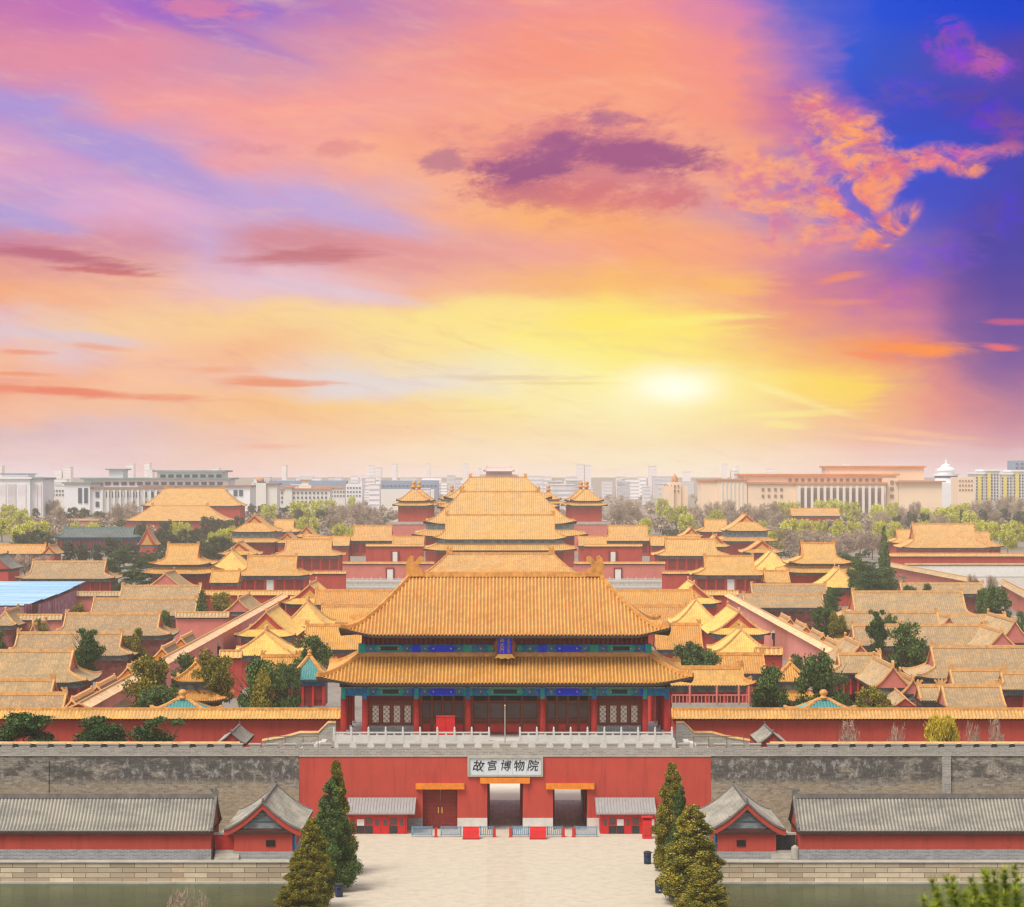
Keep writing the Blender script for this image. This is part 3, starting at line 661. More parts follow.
# ------------------------------------------------------------------ ground, moat, plaza
def structure(o): o['kind'] = 'structure'; return o
CW = 19.6
BK, NB = 270.0, 218.0     # far and near banks of the moat
g_ = MB()
def sheet(x0, x1, y0, y1, z=0.0): g_.add([(x0,y0,z),(x1,y0,z),(x1,y1,z),(x0,y1,z)], [(0,1,2,3)])
sheet(-16000, 16000, BK, 30000); sheet(-16000, 16000, -4000, NB); sheet(-CW, CW, NB, BK)
structure(g_.build('ground', 'ground'))
w_ = MB(); w_.add([(-900, NB - 2, -2.3), (900, NB - 2, -2.3), (900, BK + 1, -2.3), (-900, BK + 1, -2.3)], [(0,1,2,3)])
structure(w_.build('moat_water', 'water'))
pz = MB(); pz.add([(-19.5, 150, .012), (19.5, 150, .012), (19.5, 270.05, .012), (-19.5, 270.05, .012), (34, 270.05, .012), (34, 295.2, .012), (-34, 295.2, .012), (-34, 270.05, .012)], [(0,1,2,3), (7,4,5,6)]); structure(pz.build('plaza', 'plaza'))
pz = MB(); pz.add([(-2.0, 150, .018), (2.0, 150, .018), (2.0, 295.2, .018), (-2.0, 295.2, .018)], [(0,1,2,3)]); structure(pz.build('central_path', 'way'))
pz = MB(); pz.add([(-420, 325, .012), (420, 325, .012), (420, 1250, .012), (-420, 1250, .012)], [(0,1,2,3)]); structure(pz.build('courtyard_paving', 'court'))
pz = MB(); pz.add([(-12, 295.3, .020), (12, 295.3, .020), (12, 321.5, .020), (-12, 321.5, .020)], [(0,1,2,3)]); structure(pz.build('gate_passage_paving', 'tunnel'))
pz = MB(); pz.add([(-14, 321.6, .020), (14, 321.6, .020), (14, 372, .020), (-14, 372, .020)], [(0,1,2,3)]); structure(pz.build('inner_forecourt', 'pale_floor'))
for (x0, x1, nm) in ((-300, -CW, 'west'), (CW, 300, 'east')):
    lab = 'pale stone block embankment of the moat below the ' + ('left' if nm == 'west' else 'right') + ' long grey roof'
    o = root('moat_embankment', ((x0 + x1) / 2, BK, 0), lab, 'embankment', 'moat embankments')
    h = (x1 - x0) / 2
    MB().box(-h, h, 0.0, 1.2, -4, -0.02).build('stone_face', 'bank', o)
    MB().box(-h, h, -0.12, 1.3, -0.02, 0.10).build('coping', 'stone', o)
    MB().box(-h, h, -0.5, -0.01, -4, -2.1).build('footing', 'stone', o)
for sx in (-1, 1):
    o = root('causeway_side_wall', (sx * CW, 244, 0), 'stone side wall of the causeway under the conifers on the ' + ('left' if sx < 0 else 'right'), 'retaining wall', 'causeway side walls')
    MB().box(-.3 if sx > 0 else -.5, .5 if sx > 0 else .3, -26, 25.9, -4, -.03).build('stone_face', 'bank', o)
    MB().box(-.4 if sx > 0 else -.6, .6 if sx > 0 else .4, -26, 25.9, -.03, .30).build('coping', 'stone', o)
# hill under the viewpoint
hm = MB(); n = 40
for j in range(n + 1):
    for i in range(n + 1):
        x = -190 + 380 * i / n; y = -190 + 380 * j / n
        r = math.hypot(x, y) / 185; z = 39.5 * max(0, 1 - r) ** 1.15 if r > 0.03 else 39.5
        hm.v.append((x, y, z - 0.05))
for j in range(n):
    for i in range(n): k = j * (n + 1) + i; hm.f.append((k, k + 1, k + n + 2, k + n + 1))
structure(hm.build('hill', 'hill', smooth=True))

# ------------------------------------------------------------------ the gate: red platform, tower
GX = 24.9
gp = root('gate_platform', (0, 295, 0), 'long red gate wall with three door openings under a grey battlement', 'gate wall')
doors = [(-9.95, -5.75, 4.9), (-2.15, 2.15, 5.6), (5.8, 9.95, 4.9)]
DEP = 26.0; GZ = 8.8
edges = [-GX] + [e for d in doors for e in d[:2]] + [GX]
for i in range(0, len(edges), 2):
    MB().box(edges[i], edges[i+1], 0, DEP, 1.42, GZ).build('wall', 'red', gp)
    MB().box(edges[i], edges[i+1], -.06, DEP + .02, 0, 1.42).build('plinth', 'marble' if 0 < i < 7 else 'plinth', gp)
for (x0, x1, h) in doors:
    MB().box(x0, x1, 0.0, DEP, h, GZ - .003).build('lintel_wall', 'red', gp)
    MB().box(x0 - .85, x1 + .85, -.42, 0.002, h + .02, h + .72).build('lintel_cap', 'orange', gp)
MB().box(-GX, GX, .05, DEP - .05, GZ, GZ + .05).build('deck', 'stone', gp)
dl = root('gate_door', ((-9.95 - 5.75) / 2, 295.8, 0), 'closed pair of dark red door leaves in the left opening of the gate wall', 'door')
for s in (-1, 1):
    lf_ = MB().box(min(0, s * 2.08) + .01 * (s > 0), max(0, s * 2.08) - .01 * (s < 0), 0, .25, .03, 4.88).build('door_leaf', 'red_dark', dl)
    st = MB()
    for r_ in range(9):
        for c_ in range(5): st.lathe(s * (.35 + .36 * c_), 0, [(.001, 0)], 4) if False else st.box(s * (.35 + .36 * c_) - .05, s * (.35 + .36 * c_) + .05, -.06, 0, .55 + .48 * r_, .65 + .48 * r_)
    st.build('door_studs', 'brown', lf_)
    MB().box(s * .22 - .07, s * .22 + .07, -.1, 0, 1.9, 2.6).build('handle', 'goldleaf', lf_)
# open leaves folded along the walls of the two open passages
for (x0, x1, h) in doors[1:]:
    which = 'centre' if x0 < 0 else 'right'
    for (xx, sd_) in ((x0 + .06, 'left'), (x1 - .3, 'right')):
        o = root('open_door_leaf', (xx, 299.0, 0), 'dark red door leaf folded open on the %s side of the %s gate passage' % (sd_, which), 'door')
        MB().box(0, .22, 0, 2.1, .05, h - .1).build('leaf', 'red_dark', o)
# battlement
def battlement(x0, x1, Y, z0, label, m='parapet', z1=9.75, zt=10.42, cap=None):
    KIDS.clear(); o = root('battlement', ((x0 + x1) / 2, Y, 0), label, 'parapet', 'crenellated parapets of the city wall')
    h = (x1 - x0) / 2
    MB().box(-h, h, 0, .55, z0, z1).build('wall', m, o)
    n = int(round(2 * h / 2.15)); pt = 2 * h / n
    c0 = None
    for i in range(n):
        xc = -h + pt * (i + .5)
        if c0 is None:
            mm = MB(); mm.box(-pt * .30, pt * .30, 0, .55, 0, zt - z1 - .14)
            c0 = mm.build('merlon', m, o); MB().box(-pt * .35, pt * .35, -.08, .63, zt - z1 - .14, zt - z1).build('cap', 'stone', c0); c0.location = (xc, 0, z1)
        else:
            c = copy_tree(c0, o); c.location = (xc, 0, z1)
    MB().box(-h, h, -.04, 0, z0, z0 + .14).build('string_course', 'stone', o)
    return o
battlement(-GX, GX, 294.95, GZ + .03, 'pale brick battlement running above the red gate wall', z1=9.85, zt=10.45)
# grey city wall both sides
for sx in (-1, 1):
    side = 'left' if sx < 0 else 'right'
    o = root('city_wall', (sx * (GX + 75.02), 295, 0), 'massive weathered grey brick city wall %s' % ('with a thin seam, left of the red gate' if sx < 0 else 'with white lime stains, right of the red gate'), 'city wall')
    wm = MB(); wm.box(-75, 75, 0.02, 9.2, 0, 8.9); wo = wm.build('wall', 'brick', o)
    MB().box(-75, 75, .1, 9.1, 8.9, 8.95).build('walkway', 'stone', o)
    if sx > 0: MB().box(W(942, 295) - (GX + 75.02), W(950.5, 295) - (GX + 75.02), -.28, .02, 0, 8.86).build('buttress', 'parapet', o)
    else: MB().box(W(49, 295) + (GX + 75.02), W(49.5, 295) + (GX + 75.02), -.05, .02, 0, 8.3).build('drain_pipe', 'charcoal', o)
    battlement(sx * GX if sx > 0 else -GX - 150, (GX + 150) if sx > 0 else -GX, 294.93, 8.92, 'dark grey brick battlement on the city wall %s of the gate' % side, z1=9.9, zt=10.42)
    # inner parapet with a yellow tile coping
    o = root('inner_parapet', (sx * 100, 303.7, 0), 'low inner parapet with orange tiled coping on the %s city wall' % side, 'parapet')
    MB().box(-67, 67, 0, .45, 8.96, 9.42).build('wall', 'charcoal', o)
    mm = MB(); mm.prismx([(-.15, 9.42), (.6, 9.42), (.22, 9.68)], -67, 67); mm.build('coping', 'ridge_tan', o)
    # flying ramp parapet beside the tower
    o = root('ramp_parapet', (0, 304.5, 0), 'stepped stone parapet with orange coping rising to the tower on the %s' % side, 'parapet')
    pts = [(336, 723), (328, 723), (318, 733), (300, 733), (286, 737), (262, 741)]
    P = [(W(px if sx < 0 else 1012 - px, 304.5), Zr(py, 304.5)) for px, py in pts]
    poly = P + [(P[-1][0], 8.96), (P[0][0], 8.96)]
    if sx < 0: poly = poly[::-1]
    MB().prism(poly, 0, .5).build('wall', 'parapet', o)
    MB().ribbon([(x, .25, z) for x, z in P], .8, .22).build('coping', 'ridge_tan', o)
    # hand rail in front of it
    o = root('hand_rail', (0, 297.2, 0), 'thin rusty hand rail on the city wall %s of the tower' % side, 'railing')
    mm = MB(); xs = [W((px if sx < 0 else 1012 - px), 297) for px in (268, 285, 303, 318)]
    for x in xs: mm.cyl(x, 0, 8.96, 11.1, .05, n=5)
    mm.build('post', 'rail', o); MB().tube((xs[0], 0, 11.05), (xs[-1], 0, 11.05), .05, n=5).build('rail', 'rail', o)
    o = root('stone_steps', (sx * 24.1, 297.4, 0), 'white stone steps descending from the tower terrace on the %s' % side, 'steps')
    mm = MB()
    for k in range(6): mm.box(-sx * 1.9 + sx * .62 * k - .31, -sx * 1.9 + sx * .62 * k + .31, 0, 3.2, 8.95, 10.35 - .22 * k)
    mm.build('treads', 'marble', o)
    # small grey gabled house just behind the wall
    xg = W(232 if sx < 0 else 772, 312)
    hall(xg, 316, 8.6, 5, 1.9, 5, 1.0, Zr(733, 311) - 8.6, 'tiny grey gabled roof peeping over the city wall, %s of the tower' % side, 'k', R(90), zb=8.9, orn=0.4, name='guard_house', cat='house', rw=.25, rhh=.15, pitch=.4)

def balustrade(par_root, x0, x1, y, z0, h=1.15, pitch=2.05, m='marble'):
    n = max(1, int(round((x1 - x0) / pitch))); pt = (x1 - x0) / n
    pn = MB(); pn.box(x0, x1, y + .06, y + .2, z0, z0 + h * .62); pn.box(x0, x1, y + .04, y + .22, z0 + h * .82, z0 + h * .97)
    for i in range(n):
        for fx in (.28, .5, .72) if False else (.5,):
            pn.box(x0 + pt * (i + fx) - .12, x0 + pt * (i + fx) + .12, y + .07, y + .19, z0 + h * .6, z0 + h * .84)
    pn.build('panel', m, par_root)
    c0 = None
    for i in range(n + 1):
        if c0 is None:
            pm = MB(); pm.box(-.13, .13, 0, .26, 0, h * 1.1); pm.lathe(0, .13, [(.12, h * 1.1), (.10, h * 1.25), (.13, h * 1.36), (.03, h * 1.55)], 8)
            c0 = pm.build('post', m, par_root); c0.location = (x0, y, z0)
        else:
            c = c0.copy(); col.objects.link(c); c.parent = par_root; c.location = (x0 + pt * i, y, z0)

# tower --------------------------------------------------------------
TY = 304.0      # front column row
TZ = 10.3       # podium top
tw = root('gate_tower', (0, 0, 0), 'great double-eaved golden roofed gate tower with red columns above the red wall', 'gate tower')
tcx = W(505, TY)
MB().box(-20.9, 20.9, 299.0, 322.5, GZ + .05, TZ).build('podium', 'marble', tw)
for (x0, x1, l) in ((W(334, 299), W(489, 299), 'left'), (W(520, 299), W(672, 299), 'right')):
    bo = root('balustrade', (0, 299.0, 0), 'white marble balustrade before the %s half of the gate tower' % l, 'balustrade', 'tower terrace balustrades')
    balustrade(bo, x0, x1, -.02, TZ + .003, 1.12)
o = root('flag_pole', (W(505, 298.2), 298.2, 0), 'thin pale pole standing at the middle of the tower terrace', 'pole')
MB().cyl(0, 0, GZ + .06, Zr(706, 298.2), .09, .06, 8).build('pole', 'stone', o); MB().cyl(0, 0, Zr(706, 298.2), Zr(706, 298.2) + .2, .13, .02, 8).build('finial', 'goldleaf', o)
# the roofs (local frames)
CYt = 312.4     # ridge line
up = bpy.data.objects.new('upper_roof_frame', None)
def at_loc(o, x, y, z): o.location = (x, y, z); return o
r1 = roof_parts(tw, 20.6, 10.0, 12.1, 0.0, 6.95, 0, 'gold', 'ridge', p=1.42, pitch=0.45, q=5, rh=0.20, lf=1.0, nv=16, rw=.42, rhh=.5, orn=2.25, name='upper_roof', wall_in=3.2, figures=True)
r1.location = (0, CYt, 22.95)
for ch in list(tw.children):
    if ch.name.startswith('gable'): ch.location = (0, CYt, 22.95)
r2 = roof_parts(tw, 23.3, 11.5, 18.1, 0.0, 3.1, 0, 'gold', 'ridge', bi=6.6, p=1.15, pitch=0.45, q=5, rh=0.20, lf=0.9, nv=9, rw=.42, rhh=.5, orn=0, name='lower_roof', wall_in=2.6, figures=True, gable=False)
r2.location = (0, CYt, 17.1)
UX, UY0 = 17.95, CYt - 6.55
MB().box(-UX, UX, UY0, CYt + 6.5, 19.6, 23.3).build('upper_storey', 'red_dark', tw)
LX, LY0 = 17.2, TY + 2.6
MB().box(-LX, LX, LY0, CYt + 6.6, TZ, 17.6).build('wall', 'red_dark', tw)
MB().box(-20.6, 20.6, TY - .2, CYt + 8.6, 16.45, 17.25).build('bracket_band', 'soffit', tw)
# columns
cols_px = [343.5, 365, 416.5, 468, 542.5, 594, 645, 666.5]
cx_ = [W(p, TY) for p in cols_px]
CT = 15.4
c0 = MB().cyl(0, 0, TZ, CT, .38, .36, 14).build('column', 'red_paint', tw, True); c0.location = (cx_[0], TY, 0)
b0 = MB().lathe(0, 0, [(.55, TZ), (.55, TZ + .15), (.42, TZ + .28)], 12).build('column_base', 'marble', c0)
def col_at(x, y):
    c = c0.copy(); col.objects.link(c); c.location = (x, y, 0)
    d = b0.copy(); col.objects.link(d); d.parent = c
for x in cx_[1:]: col_at(x, TY)
for x in (cx_[0], cx_[-1]):
    for yy in (TY + 5.6, TY + 11.2, TY + 16.8): col_at(x, yy)
for x in (cx_[1], cx_[-2]): col_at(x, TY + 2.7)
# painted beams
def bay_paint(x0, x1, y, z0, z1, i, par):
    h = z1 - z0; w = x1 - x0; xm = (x0 + x1) / 2
    bb = MB().box(x0, x1, y, y + .35, z0, z1).build('painted_beam', 'teal_beam', par)
    if w > 4:
        L = w * .17; L2 = L + h * .35
        def lens(l, l2, hh, yy, m, nm): 
            MB().prism([(xm - l2, (z0+z1)/2), (xm - l, (z0+z1)/2 - hh), (xm + l, (z0+z1)/2 - hh), (xm + l2, (z0+z1)/2), (xm + l, (z0+z1)/2 + hh), (xm - l, (z0+z1)/2 + hh)], y - yy, y).build(nm, m, bb)
        lens(L * 1.25, L2 * 1.2, h * .42, .02, 'green' if i % 2 else 'blue', 'beam_panel')
        lens(L * .85, L2 * .85, h * .26, .04, 'blue' if i % 2 == 0 else 'charcoal', 'beam_panel')
        gd = MB()
        for fx in (.17, .33, .67, .83):
            q = x0 + w * fx; gd.tube((q, y - .05, (z0+z1)/2), (q, y, (z0+z1)/2), .11, n=8)
        gd.build('gilt_boss', 'goldleaf', bb)
        gr = MB()
        for fx in (.17, .83):
            q = x0 + w * fx
            for k in range(16):
                a0, a1 = 2*math.pi*k/16, 2*math.pi*(k+1)/16; rr = h * .34
                gr.tube((q + rr*math.cos(a0), y - .02, (z0+z1)/2 + rr*math.sin(a0)), (q + rr*math.cos(a1), y - .02, (z0+z1)/2 + rr*math.sin(a1)), .03, n=4)
        gr.build('painted_ring', 'beam_far', bb)
        for fx in (.0, 1.0):
            q = x0 + (w - .5) * fx
            MB().box(q, q + .5, y - .03, y, z0 + .02, z1 - .02).build('beam_end_panel', 'green' if (i + int(fx)) % 2 else 'blue', bb)
    return bb
for i in range(7): bay_paint(cx_[i] + (.0), cx_[i+1] - .003, TY - .30, CT, 16.42, i, tw)
gl = MB(); gl.box(cx_[0] - .3, cx_[-1] + .3, TY - .36, TY - .30, 16.36, 16.44); gl.build('gilt_line', 'goldleaf', tw)
for i, x in enumerate(cx_): MB().box(x - .27, x + .27, TY - .42, TY - .2, 15.0, 16.4).build('column_head', 'green' if i % 2 == 0 else 'teal_beam', tw)
ux = [W(p, UY0) for p in (362, 416.5, 468, 542.5, 594, 648)]
UXs = [-UX, ux[1], ux[2], ux[3], ux[4], UX]
for i in range(5): bay_paint(UXs[i] + .01, UXs[i+1] - .01, UY0 - .30, 20.65, 21.65, i + 1, tw)
MB().box(-UX - .1, UX + .1, UY0 - .34, UY0 - .24, 20.5, 20.66).build('gilt_line', 'ridge', tw)
for sx in (-1, 1): MB().box(sx * UX - .4, sx * UX + .4, UY0 - .45, UY0 + .4, 20.6, 21.75).build('beam_end', 'green', tw)
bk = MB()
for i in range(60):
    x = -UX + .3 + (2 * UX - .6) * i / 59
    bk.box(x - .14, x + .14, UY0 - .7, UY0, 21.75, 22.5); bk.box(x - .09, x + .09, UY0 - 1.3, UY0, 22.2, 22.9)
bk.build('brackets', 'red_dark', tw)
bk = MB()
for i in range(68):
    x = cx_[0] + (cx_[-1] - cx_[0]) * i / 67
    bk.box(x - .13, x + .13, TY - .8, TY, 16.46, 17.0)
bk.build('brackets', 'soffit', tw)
# bays: windows and doors
FY = LY0 - .02
for i in range(1, 6):
    x0, x1 = cx_[i] + .38, cx_[i+1] - .38; w = x1 - x0
    fr = MB(); fr.box(x0, x1, FY - .12, FY, 14.3, 14.5); fr.box(x0, x1, FY - .12, FY, 15.2, 15.4)
    if i in (1, 5):
        MB().box(x0, x1, FY - .5, FY - .01, TZ, TZ + 1.15).build('sill_wall', 'plinth', tw)
        for (za, zb_) in ((TZ + 1.15, TZ + 1.4), (14.0, 14.2)): fr.box(x0, x1, FY - .14, FY, za, zb_)
        for k in range(5): fr.box(x0 + (w - .3) * k / 4, x0 + (w - .3) * k / 4 + .3, FY - .13, FY, TZ + 1.15, 14.2)
        fo = fr.build('window_frame', 'brown', tw)
        for k in range(4):
            xa = x0 + (w - .3) * k / 4 + .42
            MB().box(xa, xa + (w - .3) / 4 - .54, FY - .10, FY - .03, TZ + 1.5, 13.9).build('lattice_window', 'lattice', fo)
    else:
        nn = 4
        fr.box(x0, x1, FY - .14, FY, TZ + 1.3, TZ + 1.45); fr.box(x0, x1, FY - .14, FY, TZ, TZ + .2); fr.box(x0, x1, FY - .14, FY, TZ + 1.75, TZ + 1.9)
        for k in range(nn + 1): fr.box(x0 + (w - .24) * k / nn, x0 + (w - .24) * k / nn + .24, FY - .15, FY, TZ, 15.4)
        fo = fr.build('door_frame', 'brown', tw)
        for k in range(nn):
            xa = x0 + (w - .24) * k / nn + .3; xb = xa + (w - .24) / nn - .36
            MB().box(xa, xb, FY - .08, FY - .03, TZ + 2.0, 14.2).build('window_pane', 'glassdark', fo)
            MB().box(xa, xb, FY - .10, FY - .03, TZ + .25, TZ + 1.25).build('door_panel', 'red_paint', fo)
            MB().box(xa, xb, FY - .08, FY - .03, 14.55, 15.15).build('transom_pane', 'dark', fo)
# plaque
PY = UY0 - 2.0
pl = root('name_plaque', (W(504, PY), PY, 0), 'blue name plaque with gilt characters in a wavy red frame under the top eave', 'plaque')
def text(body, size, loc, m, par, name='lettering', ext=0.02, rot=(R(90), 0, 0), sx=1.0, off=0.0, sh=0.0):
    c = bpy.data.curves.new(name, 'FONT'); c.body = body; c.size = size; c.align_x = 'CENTER'; c.align_y = 'CENTER'; c.extrude = ext
    c.materials.append(M[m]); c.offset = off; c.shear = sh; tmp = bpy.data.objects.new('tmp', c); col.objects.link(tmp)
    me = bpy.data.meshes.new_from_object(tmp.evaluated_get(bpy.context.evaluated_depsgraph_get())); bpy.data.objects.remove(tmp)
    if not me.materials: me.materials.append(M[m])
    o = bpy.data.objects.new(name, me); col.objects.link(o); o.location = loc; o.rotation_euler = rot; o.scale.x = sx
    if par: o.parent = par
    return o
px_ = lambda p: (p - 504) * PY / F
zz = lambda r: Zr(r, PY)
MB().box(px_(498), px_(512), 0, .2, zz(654), zz(637.5)).build('board', 'blue', pl)
fm = MB()
wav = [(514.8, 634.8), (513.6, 638), (515.6, 643), (516.2, 647), (514.2, 652), (515.4, 657.5)]
for s in (-1, 1):
    po = [(px_(505 + s * 7), zz(635)), ] + [(px_(505 + s * (a_ - 505)), zz(b_)) for a_, b_ in wav] + [(px_(505 + s * 7), zz(657.5))]
    if s > 0: po = po[::-1]
    fm.prism(po, -.12, .25)
fm.box(px_(498), px_(512), -.12, .25, zz(637.5), zz(634.6)); fm.build('frame', 'brown', pl)
MB().prism([(px_(498), zz(654)), (px_(512), zz(654)), (px_(515.4), zz(658.6)), (px_(511.5), zz(657.6)), (px_(508.5), zz(659)), (px_(505), zz(658)), (px_(501.5), zz(659)), (px_(498.5), zz(657.6)), (px_(494.6), zz(658.6))][::-1], -.2, .25).build('frame_foot', 'goldleaf', pl)
for k, chh in enumerate('神武門'): text(chh, .60, (px_(502), -.04, zz(640.8 + 5.0 * k)), 'goldleaf', pl, ext=.015)
mt = MB()
for k in range(3):
    zc = zz(640.5 + 5.0 * k); xc = px_(508.6)
    for (a_, b_, c_, d_) in ((-.18, .22, .18, .16), (0, .25, -.02, -.25), (-.16, 0, .16, -.05), (.1, -.1, .2, -.24), (-.15, -.2, .05, -.26)): mt.tube((xc + a_, -.02, zc + b_), (xc + c_, -.02, zc + d_), .035, n=4)
mt.build('lettering', 'goldleaf', pl)
o = root('red_cabinet', (W(445.5, 300.5), 300.5, 0), 'plain red cabinet behind the balustrade, left of the tower centre', 'cabinet')
MB().box(-1.15, 1.15, 0, .9, TZ + .01, Zr(717, 300.5)).build('body', 'red_bright', o); MB().box(-1.2, 1.2, -.06, .96, Zr(717, 300.5), Zr(717, 300.5) + .1).build('top', 'red_paint', o); MB().box(-.02, .02, -.02, 0, TZ + .1, Zr(718, 300.5)).build('door_seam', 'red_dark', o)
# museum sign on the red wall
sg = root('museum_sign', (0, 294.9, 0), 'white stone sign with five black brush characters above the middle doorway', 'sign')
x0, x1 = W(467.5, 294.9), W(543, 294.9); z0, z1 = Zr(776.5, 294.9), Zr(756, 294.9)
fm = MB(); fm.box(x0, x1, -.22, .1, z1 - .24, z1); fm.box(x0, x1, -.22, .1, z0, z0 + .24); fm.box(x0, x0 + .24, -.22, .1, z0 + .24, z1 - .24); fm.box(x1 - .24, x1, -.22, .1, z0 + .24, z1 - .24)
fm.build('frame', 'stone', sg)
M['signwhite'] = mat('sign_marble', (0.62, 0.70, 0.76), 0.5, 0.08, 0.8)
for k in range(5): MB().box(x0 + .24 + (x1 - x0 - .48) * k / 5 + .01, x0 + .24 + (x1 - x0 - .48) * (k + 1) / 5 - .01, -.05, .05, z0 + .24, z1 - .24).build('slab', 'signwhite', sg)
for k, (chh, rr, dz, s_) in enumerate((('故', .10, -.03, 1.42), ('宫', -.10, .02, 1.30), ('博', .06, 0, 1.36), ('物', -.08, -.02, 1.40), ('院', .06, 0, 1.40))):
    xx = x0 + .45 + (x1 - x0 - .9) * (k + .5) / 5
    t_ = text(chh, s_, (xx, -.07, (z0 + z1) / 2 + dz), 'dark', sg, ext=.02, rot=(R(90), rr, 0), sx=.98, off=0.0 if k == 2 else .008, sh=0.12)
# ------------------------------------------------------------------ ticket booths, barriers
def booth(px0, px1, rx0, rx1, label, flip):
    Yb = 291.5; xc = W((px0 + px1) / 2, Yb); o = root('ticket_booth', (xc, Yb, 0), label, 'booth', 'red ticket booths')
    w = (px1 - px0) * Yb / F / 2; h = Zr(811.5, Yb)
    MB().box(-w, w, 0, 3.3, 0.02, h).build('body', 'red_paint', o)
    ra, rb_ = W(rx0, Yb) - xc, W(rx1, Yb) - xc
    rm = MB(); zt_ = Zr(799, Yb + 2)
    rm.add([(ra, -.7, h - .05), (rb_, -.7, h - .05), (rb_, 3.35, zt_), (ra, 3.35, zt_), (ra, -.7, h - .25), (rb_, -.7, h - .25), (rb_, 3.35, zt_ - .2), (ra, 3.35, zt_ - .2)], [(0,1,2,3),(7,6,5,4),(0,4,5,1),(1,5,6,2),(2,6,7,3),(3,7,4,0)])
    n = int((rb_ - ra) / .35)
    for i in range(n + 1):
        x = ra + (rb_ - ra) * i / n; rm.add([(x - .04, -.7, h - .04), (x + .04, -.7, h - .04), (x + .04, 3.35, zt_ + .01), (x - .04, 3.35, zt_ + .01), (x, -.7, h + .06), (x, 3.35, zt_ + .11)], [(0,4,5,3),(4,1,2,5)])
    rm.build('roof', 'metal_roof', o)
    pat = 'DWDDWDWD' if not flip else 'DPWDDWDW'
    n = 7; bw = (2 * w - .3) / n
    for i in range(n):
        x = -w + .15 + bw * i
        if i in ((2, 5) if not flip else (1, 4)):
            MB().box(x + .03, x + bw - .03, -.05, .01, .08, .95).build('lower_panel', 'charcoal', o); MB().box(x + .1, x + bw - .1, -.06, .01, 1.15, 1.9).build('window', 'glassdark', o)
        elif i == (1 if not flip else 6) or (flip and i == 2):
            MB().box(x + .03, x + bw - .03, -.05, .01, .08, .95).build('lower_panel', 'charcoal', o); MB().box(x + .06, x + bw - .06, -.07, .01, 1.0, 1.75).build('notice', 'white', o)
        else:
            d = MB().box(x + .05, x + bw - .05, -.08, .01, .05, 2.0).build('door', 'red_bright', o); MB().box(x + .25, x + bw - .25, -.10, -.07, 1.0, 1.8).build('window', 'glassdark', d)
    return o
booth(347, 407, 346, 415, 'red ticket booth with grey metal roof left of the closed door, beside tall conifers', False)
booth(600, 656, 596, 656, 'red ticket booth with grey metal roof right of the open doorways', True)
o = root('red_kiosk', (W(647, 288), 288, 0), 'narrow bright red kiosk with a slanting top at the right booth corner', 'kiosk')
MB().prismx([(-.6, .02), (.6, .02), (.45, 2.5), (-.35, 2.15)][::-1], -.55, .55).build('body', 'red_bright', o)
MB().box(-.40, .40, -.62, -.52, .5, 1.6).build('panel', 'red_paint', o); MB().box(-.65, .65, -.5, .55, 2.45, 2.6).build('top', 'red_bright', o)
# barriers
def barrier(xa, xb, Y, label):
    o = root('crowd_barrier', ((xa + xb) / 2, Y, 0), label, 'barrier', 'blue steel barriers before the gate')
    h = (xb - xa) / 2
    fm = MB()
    for zz_ in (.22, 1.15): fm.box(-h, h, -.05, .05, zz_, zz_ + .10)
    for sx in (-1, 1): fm.box(sx * h - .05, sx * h + .05, -.05, .05, 0.02, 1.35)
    fm.build('frame', 'barrier', o)
    bm_ = MB(); n = max(4, int(2 * h / .22))
    for i in range(n): x = -h + 2 * h * (i + .5) / n; bm_.box(x - .06, x + .06, -.03, .03, .3, 1.2)
    bm_.build('bars', 'barrier', o)
barrier(W(412, 289), W(432, 289), 289, 'blue steel barrier standing before the closed door, left of two red posts')
barrier(W(441, 289), W(461, 289), 289, 'blue steel barrier between the red posts and the left red box')
barrier(W(480, 289), W(493, 289), 289, 'short blue barrier right of the left red box')
barrier(W(512, 289), W(529, 289), 289, 'short blue barrier left of the right red box')
barrier(W(547, 289), W(562, 289), 289, 'short blue barrier right of the right red box')
barrier(W(575, 289), W(597, 289), 289, 'blue steel barrier running to the right ticket booth')
for (px, l) in ((436, 'red barrier post before the closed door'), (494.5, 'red barrier post left of the central path'), (510.5, 'red barrier post right of the central path'), (563.5, 'red barrier post left of the gap at the right doorway'), (573.5, 'red barrier post at the barrier running to the right booth')):
    o = root('barrier_post', (W(px, 288.8), 288.8, 0), l, 'post', 'red posts of the barriers')
    MB().box(-.16, .16, -.12, .12, .02, 1.15).build('post', 'red_paint', o); MB().box(-.24, .24, -.2, .2, .02, .1).build('foot', 'red_paint', o)
for (px, l) in ((471, 'low red box before the wall, left of the middle doorway'), (538, 'low red box before the wall, right of the middle doorway')):
    o = root('red_box', (W(px, 287.6), 287.6, 0), l, 'security box', 'low red boxes at the gate')
    mm = MB(); mm.prismx([(-.6, .03), (.6, .03), (.6, 1.3), (-.35, 1.05)][::-1], -.95, .95); mm.build('body', 'red_bright', o)
    MB().box(-.98, .98, -.66, .64, .02, .12).build('skirting', 'red_dark', o)
    MB().box(-1.0, 1.0, .45, .64, 1.26, 1.36).build('rim', 'red_paint', o)
